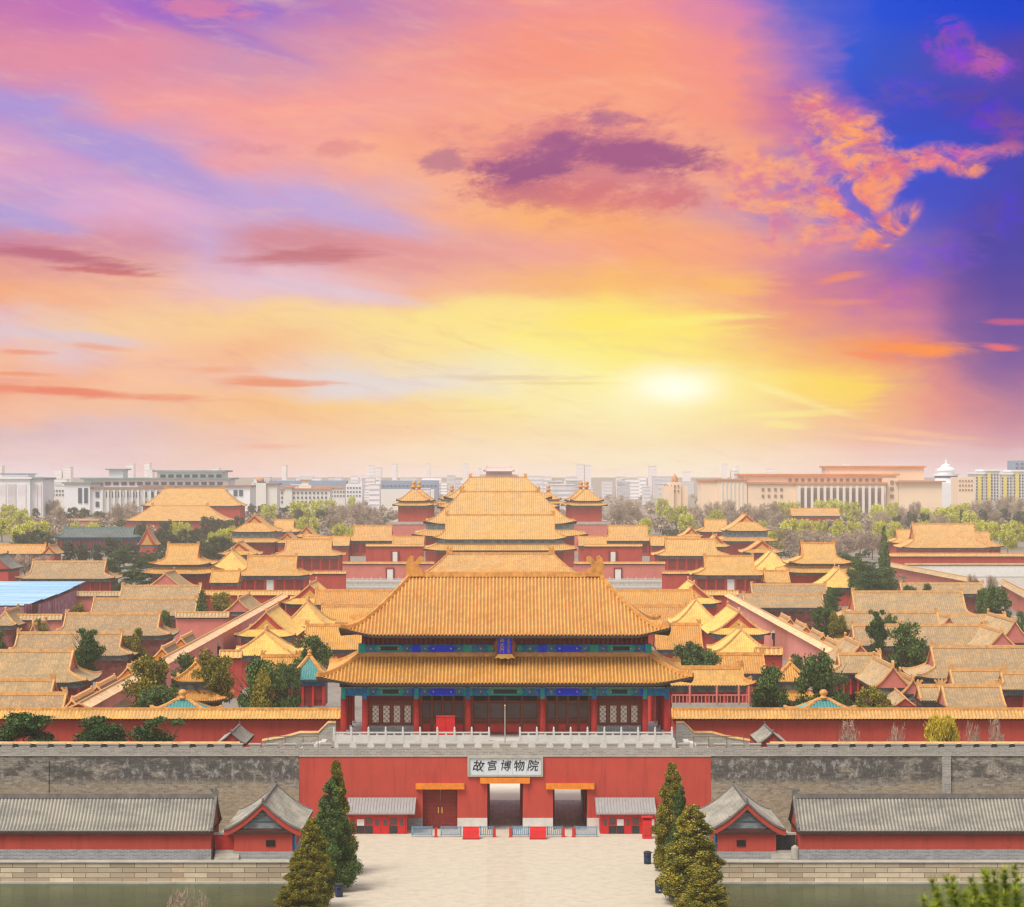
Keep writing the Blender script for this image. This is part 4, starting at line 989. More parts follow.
# bins
def bin_(px, pyb, label):
    Y = Yd(pyb, 0); o = root('litter_bin', (W(px, Y), Y, 0), label, 'bin', 'dark blue litter bins along the plaza')
    MB().lathe(0, 0, [(.36, .03), (.40, .1), (.42, 1.15), (.36, 1.2)], 14).build('body', 'navy', o, True)
    MB().lathe(0, 0, [(.45, 1.18), (.44, 1.34), (.25, 1.44), (.02, 1.46)], 14).build('lid', 'charcoal', o, True)
    MB().box(-.18, .18, -.45, -.38, .82, 1.0).build('slot', 'dark', o)
bin_(353, 868, 'dark blue bin by the left trees, the one farther from the viewer')
bin_(339, 897, 'dark blue bin by the left trees, the one nearer to the viewer')
bin_(647.5, 864, 'dark blue bin by the right trees, the one farther from the viewer')
bin_(659, 893, 'dark blue bin by the right trees, the one nearer to the viewer')
# ------------------------------------------------------------------ grey buildings along the moat
for sx in (-1, 1):
    side = 'left' if sx < 0 else 'right'
    L = 50.0; x_in = 32.6; xc = sx * (x_in + L); Yc = 275.4
    ze = Zr(831, 271.4); zr = Zr(797.5, Yc)
    o = root('moat_side_hall', (xc, Yc, 0), 'long low red building with grey tiled roof beside the moat, %s of the plaza' % side, 'building')
    roof_parts(o, L, 4.4, L, 1.0, zr - ze, ze, 'grey_tile', 'ridge_grey', p=1.25, pitch=0.40, q=5, rh=0.10, lf=0, nv=8, rw=.35, rhh=.4, orn=.9, gable=True, gpanel=None, gcol='red', wall_in=.8)
    MB().box(-L + .15, L - .15, -3.9, 3.9, 1.25, ze - .25).build('wall', 'red', o)
    MB().box(-L + .1, L - .1, -3.98, 3.98, 0.02, 1.25).build('plinth', 'plinth', o)
    MB().box(-L + .12, L - .12, -4.0, 4.0, ze - .25, ze - .03).build('cornice', 'charcoal', o)
    # gabled gatehouse beside the plaza
    a = 8.0; xg = sx * 27.0; Yf = 271.8
    o = root('gable_house', (xg, Yf + a, 0), 'red house with curved grey roof, gable towards the moat, %s of the plaza' % side, 'house', None, R(90))
    ze = Zr(830, 272); H = Zr(803, 272) - ze
    roof_parts(o, a, 4.35, a, 1.0, H, ze, 'grey_tile', 'ridge_grey', p=1.45, pitch=0.33, q=5, rh=0.08, lf=0, nv=12, rw=.3, rhh=.22, orn=0.5, gable=False, wall_in=1.0)
    # red barge boards at the near end
    bb = MB(); up_, dn = [], []
    for k in range(-12, 13):
        t = abs(k) / 12; y = math.copysign(4.35 * t, k) if k else 0; z = ze + H * (1 - t) ** 1.45 if t < 1 else ze
        up_.append((y, z - .02)); dn.append((y * .98, z - .62 - .05 * (1 - t)))
    for xx in (-a - .04, a - .06): 
        b1 = MB()
        for k in range(24):
            q = [up_[k], up_[k+1], dn[k+1], dn[k]]; b1.prismx(q, xx, xx + .1)
        b1.build('barge_board', 'red_paint' if 0 else 'red', o)
    gb = MB(); po = [(y * .93, z - .3) for y, z in up_[1:-1]] + [(3.5, ze - .2), (-3.5, ze - .2)]
    for xx in (-a + .55, a - .6):
        n_ = len(po); gb.add([(xx, y, z) for y, z in po], [tuple(range(n_))])
    gb.build('gable', 'plinth', o)
    tb = MB()
    for (zz_, w_) in ((ze + .15, 3.2), (ze + .95, 2.0), (ze + 1.6, 1.1)): tb.box(-a + .40, -a + .56, -w_, w_, zz_, zz_ + .26)
    for yy in (-1.9, 1.9): tb.box(-a + .38, -a + .56, yy - .14, yy + .14, ze + .1, ze + 1.5)
    tb.build('gable_timber', 'beam_far', o)
    MB().box(-a + .5, a - .5, -3.25, 3.25, .9, ze + .3).build('wall', 'red', o)
    MB().box(-a + .42, a - .42, -3.32, 3.32, .02, .9).build('plinth', 'plinth', o)
    wy = (269 - 261) / F * 272 * (-1)
    MB().box(-a + .40, -a + .52, -1.35 if sx < 0 else .15, -.35 if sx < 0 else 1.15, 1.45, 2.15).build('window', 'dark', o)
    MB().box(-a + .9, -a + 3.0, (3.2 if sx > 0 else -3.5), (3.5 if sx > 0 else -3.2), .9, 2.6).build('door', 'teal_beam', o)
    # link wall with gate between house and long building
    o = root('link_gate', (sx * 31.0, 273.2, 0), 'small dark red gate with steps between the gabled house and long hall, %s side' % side, 'gate')
    MB().box(-1.5, 1.5, 0, .5, 0.02, 2.6).build('wall', 'red_paint' if sx < 0 else 'charcoal', o)
    s_ = MB()
    for k in range(3): s_.box(-1.35, 1.35, -1.6 + .45 * k, 0, .02 + .3 * k, .32 + .3 * k)
    s_.build('steps', 'stone', o); MB().box(-1.6, 1.6, -.1, .6, 2.6, 2.8).build('coping', 'stone', o)
if True:
    o = root('water_tank', (W(795, 271.6), 271.6, 0), 'small pale cylindrical tank on the bank between the right house and hall', 'tank')
    MB().lathe(0, 0, [(.4, .1), (.42, .2), (.42, 1.4), (.38, 1.5)], 14).build('body', 'stone', o, True); MB().lathe(0, 0, [(.3, 1.5), (.2, 1.65), (.02, 1.7)], 12).build('lid', 'stone', o)
# ------------------------------------------------------------------ palace walls
def tile_wall(x0, y0, x1, y1, h, label, m='red', cap='gold_far', w=1.2, capw=2.6, caph=1.3, z0=0.0, group='red palace walls', ribs=True):
    """a wall from (x0,y0) to (x1,y1) with a double pitched tile coping; h is the top of the plaster"""
    L = math.hypot(x1 - x0, y1 - y0); an = math.atan2(y1 - y0, x1 - x0)
    o = root('palace_wall', ((x0 + x1) / 2, (y0 + y1) / 2, 0), label, 'wall', group, an)
    MB().box(-L/2, L/2, -w/2, w/2, z0, h).build('wall', m, o)
    MB().box(-L/2, L/2, -w/2 - .15, w/2 + .15, h - .003, h + .25).build('cornice', 'soffit', o)
    roof_parts(o, L/2, capw/2, L/2, 1.0, caph, h + .25, cap, 'ridge' if cap.startswith('gold') else 'ridge_tan', p=1.15, pitch=0.5 if (y0 + y1) / 2 < 420 else 0.9, q=3, rh=.11, lf=0, nv=2, rw=.3, rhh=.25, orn=0, name='coping', soffit=False, gable=True, gpanel=None)
    return o
# garden wall right behind the gate
Yw = 340
zt0 = Zr(720, Yw - .6)
tile_wall(-150, Yw, W(341, Yw), Yw, zt0, 'long red garden wall with tiled coping behind the grey city wall, left of the tower', capw=3.6, caph=1.15, w=1.6)
tile_wall(W(672, Yw), Yw, 150, Yw, zt0, 'long red garden wall with tiled coping behind the grey city wall, right of the tower', capw=3.6, caph=1.15, w=1.6)
# long walls running away from us
tile_wall(-65, 372, -65, 712, 7.0, 'long pink wall with pale tiled coping running away diagonally left of the tower', 'salmon', 'pale_tile', capw=3.4, w=1.6, caph=.7)
tile_wall(66, 478, 66, 716, 7.0, 'long pink wall with pale tiled coping running away diagonally right of the tower', 'salmon', 'pale_tile', capw=3.4, w=1.6, caph=.7)
def W2(xa, xb, py, z, label, m='red', cap='gold_far', **kw):   # east-west wall whose coping bottom shows at row py
    Y = Yd(py, z); return tile_wall(W(xa, Y), Y, W(xb, Y), Y, z, label, m, cap, **kw)
W2(176, 229, 618.5, 6, 'short pink wall joining the left diagonal wall, below the dark gabled roof', 'pink', 'tan')
W2(8, 62, 621, 6, 'pink wall under the purple tarpaulin at the left edge', 'pink', 'tan')
W2(75, 120, 597, 6, 'red wall below the hall behind the blue sheet roof', 'pink', 'tan')
W2(205, 300, 596, 6.5, 'red wall at the foot of the left hall with the white middle door', 'red', 'gold_far')
W2(690, 738, 596, 6.5, 'red wall at the foot of the right hall with the white middle door', 'red', 'gold_far')
W2(220, 242, 659, 7.5, 'red wall with orange coping left of the trees before the yellow hip roofs', 'red', 'gold_far')
W2(755, 782, 656, 7.5, 'red wall with orange coping right of the yellow hip roofs', 'red', 'gold_far')
for s, px in ((-1, lambda p: p), (1, lambda p: 1008 - p)):
    side = 'left' if s < 0 else 'right'
    def w3(a, b, *r, **k): return W2(min(px(a), px(b)), max(px(a), px(b)), *r, **k)
    w3(343, 434, 564.5, 9, 'lower pink palace wall with a white doorway %s of the central roofs' % side, 'pink', 'gold_far', capw=2.2, caph=.6)
    w3(366, 424, 547, 12.5, 'upper red palace wall with an open doorway %s of the central roofs' % side, 'red', 'gold_far', capw=2.6, caph=.8)
    w3(300, 346, 574.5, 8.0, 'red wall stepping down beside the white terraces, %s of the centre' % side, 'red', 'gold_far', capw=2.2, caph=.8)
    Y = Yd(564.5, 9) - .9
    o = root('wall_doorway', (W(px(390), Y), Y, 0), 'pale doorway in the lower pink wall, %s of the central roofs' % side, 'doorway')
    hz = Zr(569.5, Y); MB().box(-1.1, 1.1, -.05, .1, 0, hz).build('door', 'white', o); MB().box(-1.6, -1.1, -.1, .1, 0, hz + .4).build('jamb', 'red_dark', o); MB().box(1.1, 1.6, -.1, .1, 0, hz + .4).build('jamb', 'red_dark', o); MB().box(-1.6, 1.6, -.1, .1, hz + .4, hz + .7).build('lintel', 'red_dark', o)
    Y = Yd(547, 12.5) - .9
    o = root('wall_doorway', (W(px(395), Y), Y, 0), 'dark open doorway in the upper red wall, %s of the central roofs' % side, 'doorway')
    hz = Zr(552, Y); MB().box(-1.0, 1.0, -.05, .1, 5, hz).build('door', 'white', o); MB().box(-1.9, -1.0, -.12, .1, 5, hz + .4).build('jamb', 'red_dark', o); MB().box(1.0, 1.9, -.12, .1, 5, hz + .4).build('jamb', 'red_dark', o)
    # white terraces
    for k, (pr_, z_, l) in enumerate(((579, 5.6, 'upper'), (585, 3.6, 'lower'))):
        Y = Yd(pr_, z_); xa, xb = sorted((W(px(318 - 6 * k), Y), W(px(425), Y)))
        o = root('marble_terrace', ((xa + xb) / 2, Y, 0), '%s pale marble terrace with railings, %s of the nearest central roof' % (l, side), 'terrace')
        h = (xb - xa) / 2
        MB().box(-h, h, 0, 14, 0, z_ - .9).build('base', 'stone', o)
        balustrade(o, -h, h, -.02, z_ - .9, 1.1, 3.2)
# ------------------------------------------------------------------ central axis
HE(448, 553, 554, 577, 12, 'nearest central hall roof showing just above the gate tower ridge', 'f', 'h', s=.72, orn=2.0, pitch=.6, ext=9, terrace=0)
hall(W(500, 1018), 1018, 16, 27.5, 13.5, 22.6, 0.5, 9.8, 'second central hall, broad striped roof above a lower eave', 'f', pitch=.8, orn=1.8, skirt=(5.5, 2.0, 2.4), lf=1.0)
hall(W(500, 1145), 1145, 20, 35.5, 21.0, 18.3, 0.0, 14.6, 'third central hall, the largest double-eaved roof', 'f', pitch=1.0, orn=2.4, skirt=(6.5, 3.0, 2.6), lf=1.5)
hall(W(498, 1385), 1385, 29, 30.5, 17.0, 16.0, 0.0, 12.0, 'fourth and farthest central hall with topmost golden roof', 'f', pitch=1.2, orn=2.0, skirt=(5, 2.5, 2.6), lf=1.5, zb=10)
MB_ = MB().box(-45, 45, -26, 26, 0, 10)
o = root('masonry_terrace', (W(498, 1385), 1385, 0), 'red masonry base carrying the farthest central hall', 'terrace'); MB_.build('wall', 'red', o)
# corner pavilions flanking the far central gate
for s in (-1, 1):
    side = 'left' if s < 0 else 'right'
    for k, (pc, Yp, sc_) in enumerate(((413, 1345, 1.0), (418.5, 1400, .98), (451.5, 1560, .8))):
        pcx = pc if s < 0 else (1000 - pc)
        za = Zr(488 if k < 2 else 491, Yp + 9); ze = Zr(501 if k < 2 else 499.5, Yp)
        hw = (17 if k < 2 else 13) * Yp / F
        hall(W(pcx, Yp), Yp + hw, ze, hw, hw, 0.2, 0.0, za - ze, ['square double-eaved pavilion on the %s red bastion, nearer of the pair', 'square pavilion peeping out behind the nearer one on the %s red bastion', 'small pavilion tucked against the %s slope of the topmost roof'][k] % side, 'f', pitch=1.0, orn=3.0, skirt=(3.4, 1.0, 1.6), zb=16 if k < 2 else 12, name='corner_pavilion', cat='pavilion', lf=.9)
    # red bastion under them
    Yb = 1338; xa, xb = sorted((W(390 if s < 0 else 610, Yb), W(432 if s < 0 else 568, Yb)))
    o = root('gate_bastion', ((xa + xb) / 2, Yb + 60, 0), 'tall red bastion with pale parapet under the %s pavilions' % side, 'bastion')
    h = (xb - xa) / 2; zt_ = Zr(524.5, Yb)
    MB().box(-h, h, -60, 60, 0, zt_).build('wall', 'pink', o); MB().box(-h - .3, h + .3, -60.3, 60.3, zt_, zt_ + 1.3).build('parapet', 'stone', o)
# halls: (ridge columns, ridge row, eave row, eave height, label, style, kind, extras)
LEFT = 0
H_ = [
 # foreground left, front to back
 (-70, 66, 695, 716, 5.5, 'tan roof at the left edge, lowest of the rows directly behind the garden wall', 't', 'g', {}),
 (-70, 54, 681, 698, 6.5, 'narrow tan roof strip at the left edge, second above the garden wall', 't', 'g', {}),
 (-90, 73, 652, 683, 6.5, 'broad weathered tan roof at the left edge with a side skirt by the dark pine', 't', 'x', dict(walls=2)),
 (18, 122, 634, 656, 5.5, 'orange-tan roof behind the tall dark pine at left', 't', 'x', {}),
 (66, 160, 614.5, 636, 6.0, 'wide pale tan roof below two stacked tan roofs at left', 't', 'x', {}),
 (94, 197, 599.5, 616, 5.5, 'pale tan roof with one dark cypress at its right end', 't', 'g', {}),
 (122, 201, 586.5, 601, 5.5, 'pale tan roof, highest of the stacked left roofs', 't', 'g', {}),
 (33, 106, 562, 579, 8.0, 'tan roofed hall behind the blue sheet roof, with a white door leaf', 't', 'x', dict(walls=3, zb=2.2)),
 (-70, 46, 545, 554, 7.0, 'flat orange roof among bare trees at the far left', 'f', 'g', {}),
 # left of the centre
 (306, 362, 626, 650, 6.5, 'yellow roof immediately left of the tower, over the turquoise pavilion', 'g', 'g', {}),
 (262, 300, 657, 682, 5.5, 'sloping golden roof partly behind the big trees left of the tower', 'g', 'g', {}),
 (316, 420, 591, 605, 7.0, 'long golden roof just left of the tower ridge end, upper of two', 'g', 'g', dict(s=.5)),
 (322, 400, 607, 623, 6.0, 'long golden roof just left of the tower, lower of two', 'g', 'g', dict(s=.5)),
 (248, 297, 556.5, 576, 9.0, 'hall with red columns and white middle door, left of the palace centre', 'f', 'x', dict(walls=3, zb=3.0)),
 (286, 332, 539.5, 556, 9.5, 'golden hall with pale doorways behind and right of the white-doored left hall', 'f', 'x', dict(walls=1, zb=2.5)),
 (354, 392, 526, 541, 12, 'golden hall left of the centre in front of the far red bastion', 'f', 'x', dict(walls=1, zb=5)),
 (393, 424, 537, 546, 11, 'short golden roof joining the hall before the left bastion', 'f', 'g', dict(s=.45)),
 (303, 350, 537, 546, 10, 'long low golden roof beyond the left group of halls', 'f', 'g', dict(s=.45)),
 (275, 294, 520, 532, 12, 'small golden roof right of the two-storeyed left pavilion', 'f', 'x', {}),
 (212, 240, 571.5, 583, 8.0, 'low golden roof linking the two-tiered left hall and the white-doored hall', 'f', 'g', dict(s=.5)),
 (168, 199, 545, 565, 13.0, 'two-tiered golden hall left of the white-doored hall', 'f', 'x', dict(skirt=(3.4, 1.2, 1.7), lf=.7)),
 # right of the centre
 (590, 692, 591, 605, 7.0, 'long golden roof just right of the tower ridge end, upper of two', 'g', 'g', dict(s=.5)),
 (610, 688, 607, 623, 6.0, 'long golden roof just right of the tower, lower of two', 'g', 'g', dict(s=.5)),
 (655, 700, 625, 650, 6.5, 'yellow roof immediately right of the tower, behind the rounded tree', 'g', 'g', {}),
 (708, 763, 655, 674, 5.5, 'sloping golden roof before the nearest yellow hip roof on the right', 'g', 'g', {}),
 (650, 742, 669, 686, Zr(686, 362), 'open gallery with dark red panels and pink railing right of the tower', 'f', 'x', dict(walls=2, zb=4.2, bays=5)),
 (704, 753, 556.5, 575.5, 9.0, 'hall with red columns and white middle door, right of the palace centre', 'f', 'x', dict(walls=3, zb=3.0)),
 (665, 715, 539.5, 556, 9.5, 'golden hall with pale doorways behind and left of the white-doored right hall', 'f', 'x', dict(walls=1, zb=2.5)),
 (608, 647, 526, 541, 12, 'golden hall right of the centre in front of the far red bastion', 'f', 'x', dict(walls=1, zb=5)),
 (578, 606, 537, 546, 11, 'short golden roof joining the hall before the right bastion', 'f', 'g', dict(s=.45)),
 (650, 700, 537, 546, 10, 'long low golden roof beyond the right group of halls', 'f', 'g', dict(s=.45)),
 (704, 726, 520, 532, 12, 'small golden roof left of the two-storeyed right pavilion', 'f', 'x', {}),
 (764, 788, 571.5, 583, 8.0, 'low golden roof linking the two-tiered right hall and the white-doored hall', 'f', 'g', dict(s=.5)),
 (801, 834, 543.5, 564, 13.0, 'two-tiered golden hall right of the white-doored hall', 'f', 'x', dict(skirt=(3.4, 1.2, 1.7), lf=.7)),
 (751, 826, 585, 594.5, 6.0, 'long tan roof behind the dark pines, farther of two long ones', 't', 'g', dict(s=.5)),
 (743, 822, 595.5, 608, 6.0, 'long tan roof beside the right diagonal wall, nearer of two long ones', 't', 'g', dict(s=.5)),
 # right side rows
 (900, 983, 584, 594, 6.0, 'tan roof with two rounded bushes before it at the right', 't', 'g', dict(s=.5)),
 (852, 962, 592.5, 622, 6.5, 'largest pale tan roof on the right, under the dark pine grove', 't', 'x', {}),
 (843, 937, 613, 630, 6.0, 'orange-ridged tan roof in front of the largest pale one on the right', 't', 'g', {}),
 (852, 900, 626, 646, 6.0, 'short tan roof left of the big rounded dark tree', 't', 'x', {}),
 (881, 987, 626, 646.5, 6.0, 'tan roof behind the big rounded dark tree on the right', 't', 'x', {}),
 (931, 1110, 648, 679, 6.5, 'broad tan roof at the right edge with a flared left skirt', 't', 'x', dict(walls=2)),
 (950, 1006, 671, 688, 6.0, 'tan roof below the broad one at the right edge', 't', 'g', {}),
 (942, 1000, 687, 708, 5.0, 'tan roof with upturned ridge end just above the garden wall at right', 't', 'g', {}),
 (1001, 1060, 674, 690, 6.5, 'roof over blue-green windows at the right edge', 't', 'x', dict(walls=2)),
 (918, 939, 687, 701, 5.0, 'small tan roof tucked between the red lane wall and upturned roof', 't', 'g', {}),
 (838, 880, 655, 673.5, 6.5, 'hall with arched red windows above the red courtyard wall, right', 't', 'x', dict(walls=2, zb=2.6, bays=7)),
 (925, 1005, 616, 630, 5.0, 'flat grey-tan roof right of the dark pair of trees', 't', 'g', dict(s=.3)),
 # far right
 (912, 973, 524, 548, 9.0, 'large golden hall roof with a taller back ridge at far right', 'f', 'x', dict(s=.8)),
 (925, 988, 532, 547, 9.0, 'front golden roof of the far right hall group', 'f', 'x', dict(walls=1, zb=3)),
 (896, 912, 530, 543, 9.0, 'small golden roof at the left of the far right hall group', 'f', 'x', {}),
 (790, 838, 508.5, 516, 12, 'orange roof strip among the willows before the long beige hall', 'f', 'g', dict(s=.4)),
 # far left
 (64, 134, 528, 537.5, 10, 'dark green roofed hall with blue-green front among evergreens', 'd', 'x', dict(walls=2, zb=3)),
 (165, 224, 488.5, 506, 22, 'upper golden roof of the large far left hall before the white museum', 'f', 'h', dict(orn=2, s=.7, zb=6)),
 (152, 208, 506, 521, 13, 'lower front golden roof of the large far left hall', 'f', 'h', dict(orn=2, s=.5, zb=3)),
]
for (x0, x1, pr, pe, ze, lab, st, kd, ex) in H_:
    ex = dict(ex); s_ = ex.pop('s', .62)
    HE(x0, x1, pr, pe, ze, lab, st, kd, s=s_, **ex)
# halls seen from the gable or hip end
N_ = [
 (262, 35, 632, 656, 6.5, 17, 'yellow hip roof left of the tower, nearest the big trees', 'y', 'h', {}),
 (265, 31, 613, 637, 6.0, 34, 'gabled golden hall with red pediment left of the tower', 'y', 'x', {}),
 (305, 26, 602, 627, 6.5, 17, 'yellow hip roof behind the gabled hall left of the tower', 'y', 'h', {}),
 (309, 28, 585, 604.5, 6.0, 30, 'farther gabled hall with red pediment above the left yellow hip roofs', 'y', 'x', {}),
 (744, 31, 630, 654.5, 6.5, 17, 'yellow hip roof right of the tower, in front of the others', 'y', 'h', {}),
 (740, 31, 613, 635, 6.0, 34, 'gabled golden hall with red pediment right of the tower', 'y', 'x', {}),
 (698, 26, 600, 625, 6.5, 17, 'yellow hip roof behind the gabled hall right of the tower', 'y', 'h', {}),
 (695, 27, 584.5, 604, 6.0, 30, 'farther gabled hall with red pediment above the right yellow hip roofs', 'y', 'x', {}),
 (253, 24, 516, 532, 15.0, 34, 'two-storeyed golden pavilion with hipped front on the left, red upper floor', 'f', 'x', dict(skirt=(4.5, 3.4, 1.6), tg=.35)),
 (748, 23, 515, 531, 15.0, 34, 'two-storeyed golden pavilion with hipped front on the right, red upper floor', 'f', 'x', dict(skirt=(4.5, 3.4, 1.6), tg=.35)),
 (238, 20, 543, 555, 10.0, 22, 'small gabled golden roof beneath the two-storeyed left pavilion', 'f', 'x', {}),
 (763, 20, 541, 553, 10.0, 22, 'small gabled golden roof beneath the two-storeyed right pavilion', 'f', 'x', {}),
 (229, 25, 551, 571, 8.0, 24, 'plain pale yellow hip roof left of the white-doored left hall', 'y', 'h', {}),
 (774, 24, 551, 570.5, 8.0, 24, 'plain pale yellow hip roof right of the white-doored right hall', 'y', 'h', {}),
 (287, 12, 533, 543, 10, 24, 'little golden roof between the left pavilion and the long low roof', 'f', 'x', {}),
 (717, 13, 536, 547, 10, 24, 'little golden roof between the right pavilion and the pale doorways', 'f', 'x', {}),
 (306, 11, 527, 537, 10, 24, 'farther little golden roof near the grey strip, left', 'f', 'x', {}),
 (692, 11, 528, 537, 10, 24, 'farther little golden roof near the willows, right', 'f', 'x', {}),
 (165, 24, 574, 590, 6.0, 22, 'pinkish gabled roof above the stacked left roofs', 't', 'g', {}),
 (238, 15, 600, 612, 5.5, 30, 'gabled house with a dark open pediment by the left diagonal wall', 't', 'g', {}),
 (842, 26, 569, 588, 6.0, 26, 'pale hip roof emerging from the dark pine grove on the right', 'y', 'h', {}),
 (3, 14, 612, 626, 5.5, 22, 'orange hipped roof corner at the left edge beside the purple tarpaulin', 't', 'h', {}),
 (33, 10, 626, 642, 4.5, 16, 'small tan roof with arched gate below the tarpaulin wall', 't', 'g', {}),
 (-4, 16, 556, 569, 7.5, 22, 'grey curved roof cut by the left edge', 'k', 'g', {}),
 (49, 8, 546, 554, 7.0, 18, 'orange gabled roof beside bare trees at left', 'f', 'g', {}),
 (147, 10, 528, 545, 8.0, 14, 'orange building beside the dark green roofed hall', 'f', 'g', {}),
 (860, 21, 646, 664, 7.5, 20, 'roof slope with pointed gable behind the arched-window hall', 't', 'g', {}),
 (893, 20, 668, 688, 6.0, 22, 'tan gabled roof by the slanting lane wall on the right', 't', 'g', {}),
 (913, 12, 681, 694, 5.0, 14, 'small gabled gate with orange pediment right of the lane wall', 't', 'g', dict(gc='x')),
 (1015, 18, 622, 643, 6.0, 30, 'pale roof slope with ridge at the right edge', 't', 'g', {}),
 (1002, 22, 633, 652, 6.0, 22, 'orange-ridged pale roof left of the slope at the right edge', 't', 'g', {}),
 (949, 12, 618, 630, 5.0, 16, 'little gabled tan roof between two long tan roofs at right', 't', 'g', {}),
 (108, 12, 700, 712, 4.0, 12, 'small orange gable just behind the garden wall at left', 't', 'g', {}),
]
for (pc, hw, pa, pe, ze, L, lab, st, kd, ex) in N_:
    ex = dict(ex); ex.pop('gc', None)
    HN(pc, hw, pa, pe, ze, L, lab, st, kd, **ex)
# lane gates with orange pediments along both diagonal walls
def lane_gate(px, py, n, side):
    Y = Yd(py, 7.7); x = W(px, Y)
    nm = ['nearest', 'second nearest', 'third', 'fourth', 'farthest'][n]
    o = hall(x, Y + 9, 5.2, 9, 2.7, 9, 1.0, 2.5, '%s small tan roof with orange pediment along the %s diagonal wall' % (nm, side), 't', R(90), orn=.7, pitch=.55, name='lane_gate', cat='gatehouse', group='lane gates with orange pediments, %s side' % side, wall_in=.5, rw=.6)
    pm = MB(); pm.prismx([(-2.0, 5.4), (2.0, 5.4), (0, 7.2)][::-1], -9.24, -9.05); pm.build('pediment', 'orange', o)
    MB().box(-8.6, 8.9, -2.2, 2.2, 0.01, 4.0).build('lane_wall', 'pink', o)
for n, (px, py) in enumerate([(72, 701), (97, 687), (128, 668), (162, 649), (181, 639)]): lane_gate(px, py, n, 'left')
lane_gate(198, 630.5, 4, 'left') if False else None
for n, (px, py) in enumerate([(839, 645), (823, 636), (806, 627), (790, 619.5)]): lane_gate(px, py, n, 'right')
tile_wall(W(905, 405), 405, W(878, 455), 455, 4.2, 'slanting pink lane wall with wide pale coping at the right', 'pink', 'tan', capw=3.6)
W2(888, 1040, 557, 8, 'long straight red wall with orange coping at the far right', 'red', 'gold_far', z0=0)
W2(905, 1040, 565.5, 4.6, 'long low pale wall below the straight red wall at far right', 'white', 'tan', capw=2.0, caph=.5)
tile_wall(W(886, 1010), 1010, W(975, 850), 850, 5, 'slanting tan lane coping behind the right tree pair', 'pink', 'tan', capw=4)
tile_wall(W(1003, 820), 820, W(1060, 640), 640, 6, 'pink wall curving past the right edge below the far courtyard', 'pink', 'tan', capw=3.5)
# ------------------------------------------------------------------ garden pavilions near the gate
def pavilion(px, pa, pe, hw, label, style='y', zb=0.0, skirt=None, n_orn=.85, balus=False, **kw):
    ze = kw.pop('ze', 7.5); Y = Yd(pe, ze); b = hw * Y / F; Ya = Y + b
    H = Zr(pa, Ya) - ze
    return hall(W(px, Ya), Ya, ze, b, b, 0.05, 0.0, H, label, style, zb=zb, orn=n_orn, name='garden_pavilion', cat='pavilion', skirt=skirt, wall_in=1.1, pitch=.4, q=3, lf=.6, p=1.45, **kw)
pavilion(196, 664, 682, 22, 'round-topped golden garden pavilion over a wide lower roof, left of the trees', 'g', skirt=(3.2, 1.8, 1.2), ze=8.5)
pavilion(790, 664, 682, 22, 'golden garden pavilion mostly hidden behind the dark trees on the right', 'g', skirt=(3.2, 1.8, 1.2), ze=8.5)
M['STY'] = None
STY['c'] = dict(tile='teal_tile', ridge='ridge', wall='red_dark', beam='teal_beam', gp=None, gc='red')
pavilion(309.5, 656, 680, 24, 'turquoise roofed pavilion with white railing beside the gate tower', 'c', walls=1, zb=4.2, bays=3, ze=8.6, rw=.6)
o = root('pavilion_terrace', (W(306, 349), 349, 0), 'white railing terrace under the turquoise roofed pavilion', 'terrace')
MB().box(-4.6, 5.5, 0, 9, 0, 4.1).build('base', 'stone', o); balustrade(o, -4.5, 4.4, .1, 4.1, 1.9, 2.1)
o = root('rockery', (W(268, 352), 352, 0), 'jagged pale rocks left of the white railing of the turquoise pavilion', 'rockery')
random.seed(5); rk = MB()
for i in range(26):
    x, y = random.uniform(-2.4, 3.0), random.uniform(-1, 2); h = 4 + random.uniform(.8, 2.6); w = random.uniform(.3, .7)
    n_ = 6; vs = [(x + math.cos(a_) * w * random.uniform(.7, 1.2), y + math.sin(a_) * w * random.uniform(.7, 1.2), 0) for a_ in [k * math.pi / 3 for k in range(6)]] + [(x + math.cos(a_) * w * random.uniform(.5, 1.0), y + math.sin(a_) * w * .8, h * random.uniform(.75, .95)) for a_ in [k * math.pi / 3 for k in range(6)]] + [(x, y, h)]
    rk.add(vs, [(k, (k+1) % 6, 6 + (k+1) % 6, 6 + k) for k in range(6)] + [(6 + k, 6 + (k+1) % 6, 12) for k in range(6)])
rk.build('rocks', 'stone', o)
for (px, l) in ((173, 'left'), (837, 'right')):
    Y = 345; x = W(px + 4 if px < 500 else px - 8, Y)
    zt_ = Zr(700.5, Y + 4)
    o = hall(x, Y + 6, 8.7, 5.2, 4.2, .8, 0.0, zt_ - 8.7, 'turquoise roof with golden hips and ball finial just over the garden wall, %s' % l, 'c', orn=0, pitch=.45, name='garden_pavilion', cat='pavilion', rw=.6, rhh=.25)
    MB().lathe(0, 0, [(.3, zt_), (.62, zt_ + .15), (.5, zt_ + .4), (.35, zt_ + .5), (.62, zt_ + .8), (.6, zt_ + 1.1), (.3, zt_ + 1.4), (.02, zt_ + 1.45)], 12).build('finial', 'ridge', o, True)
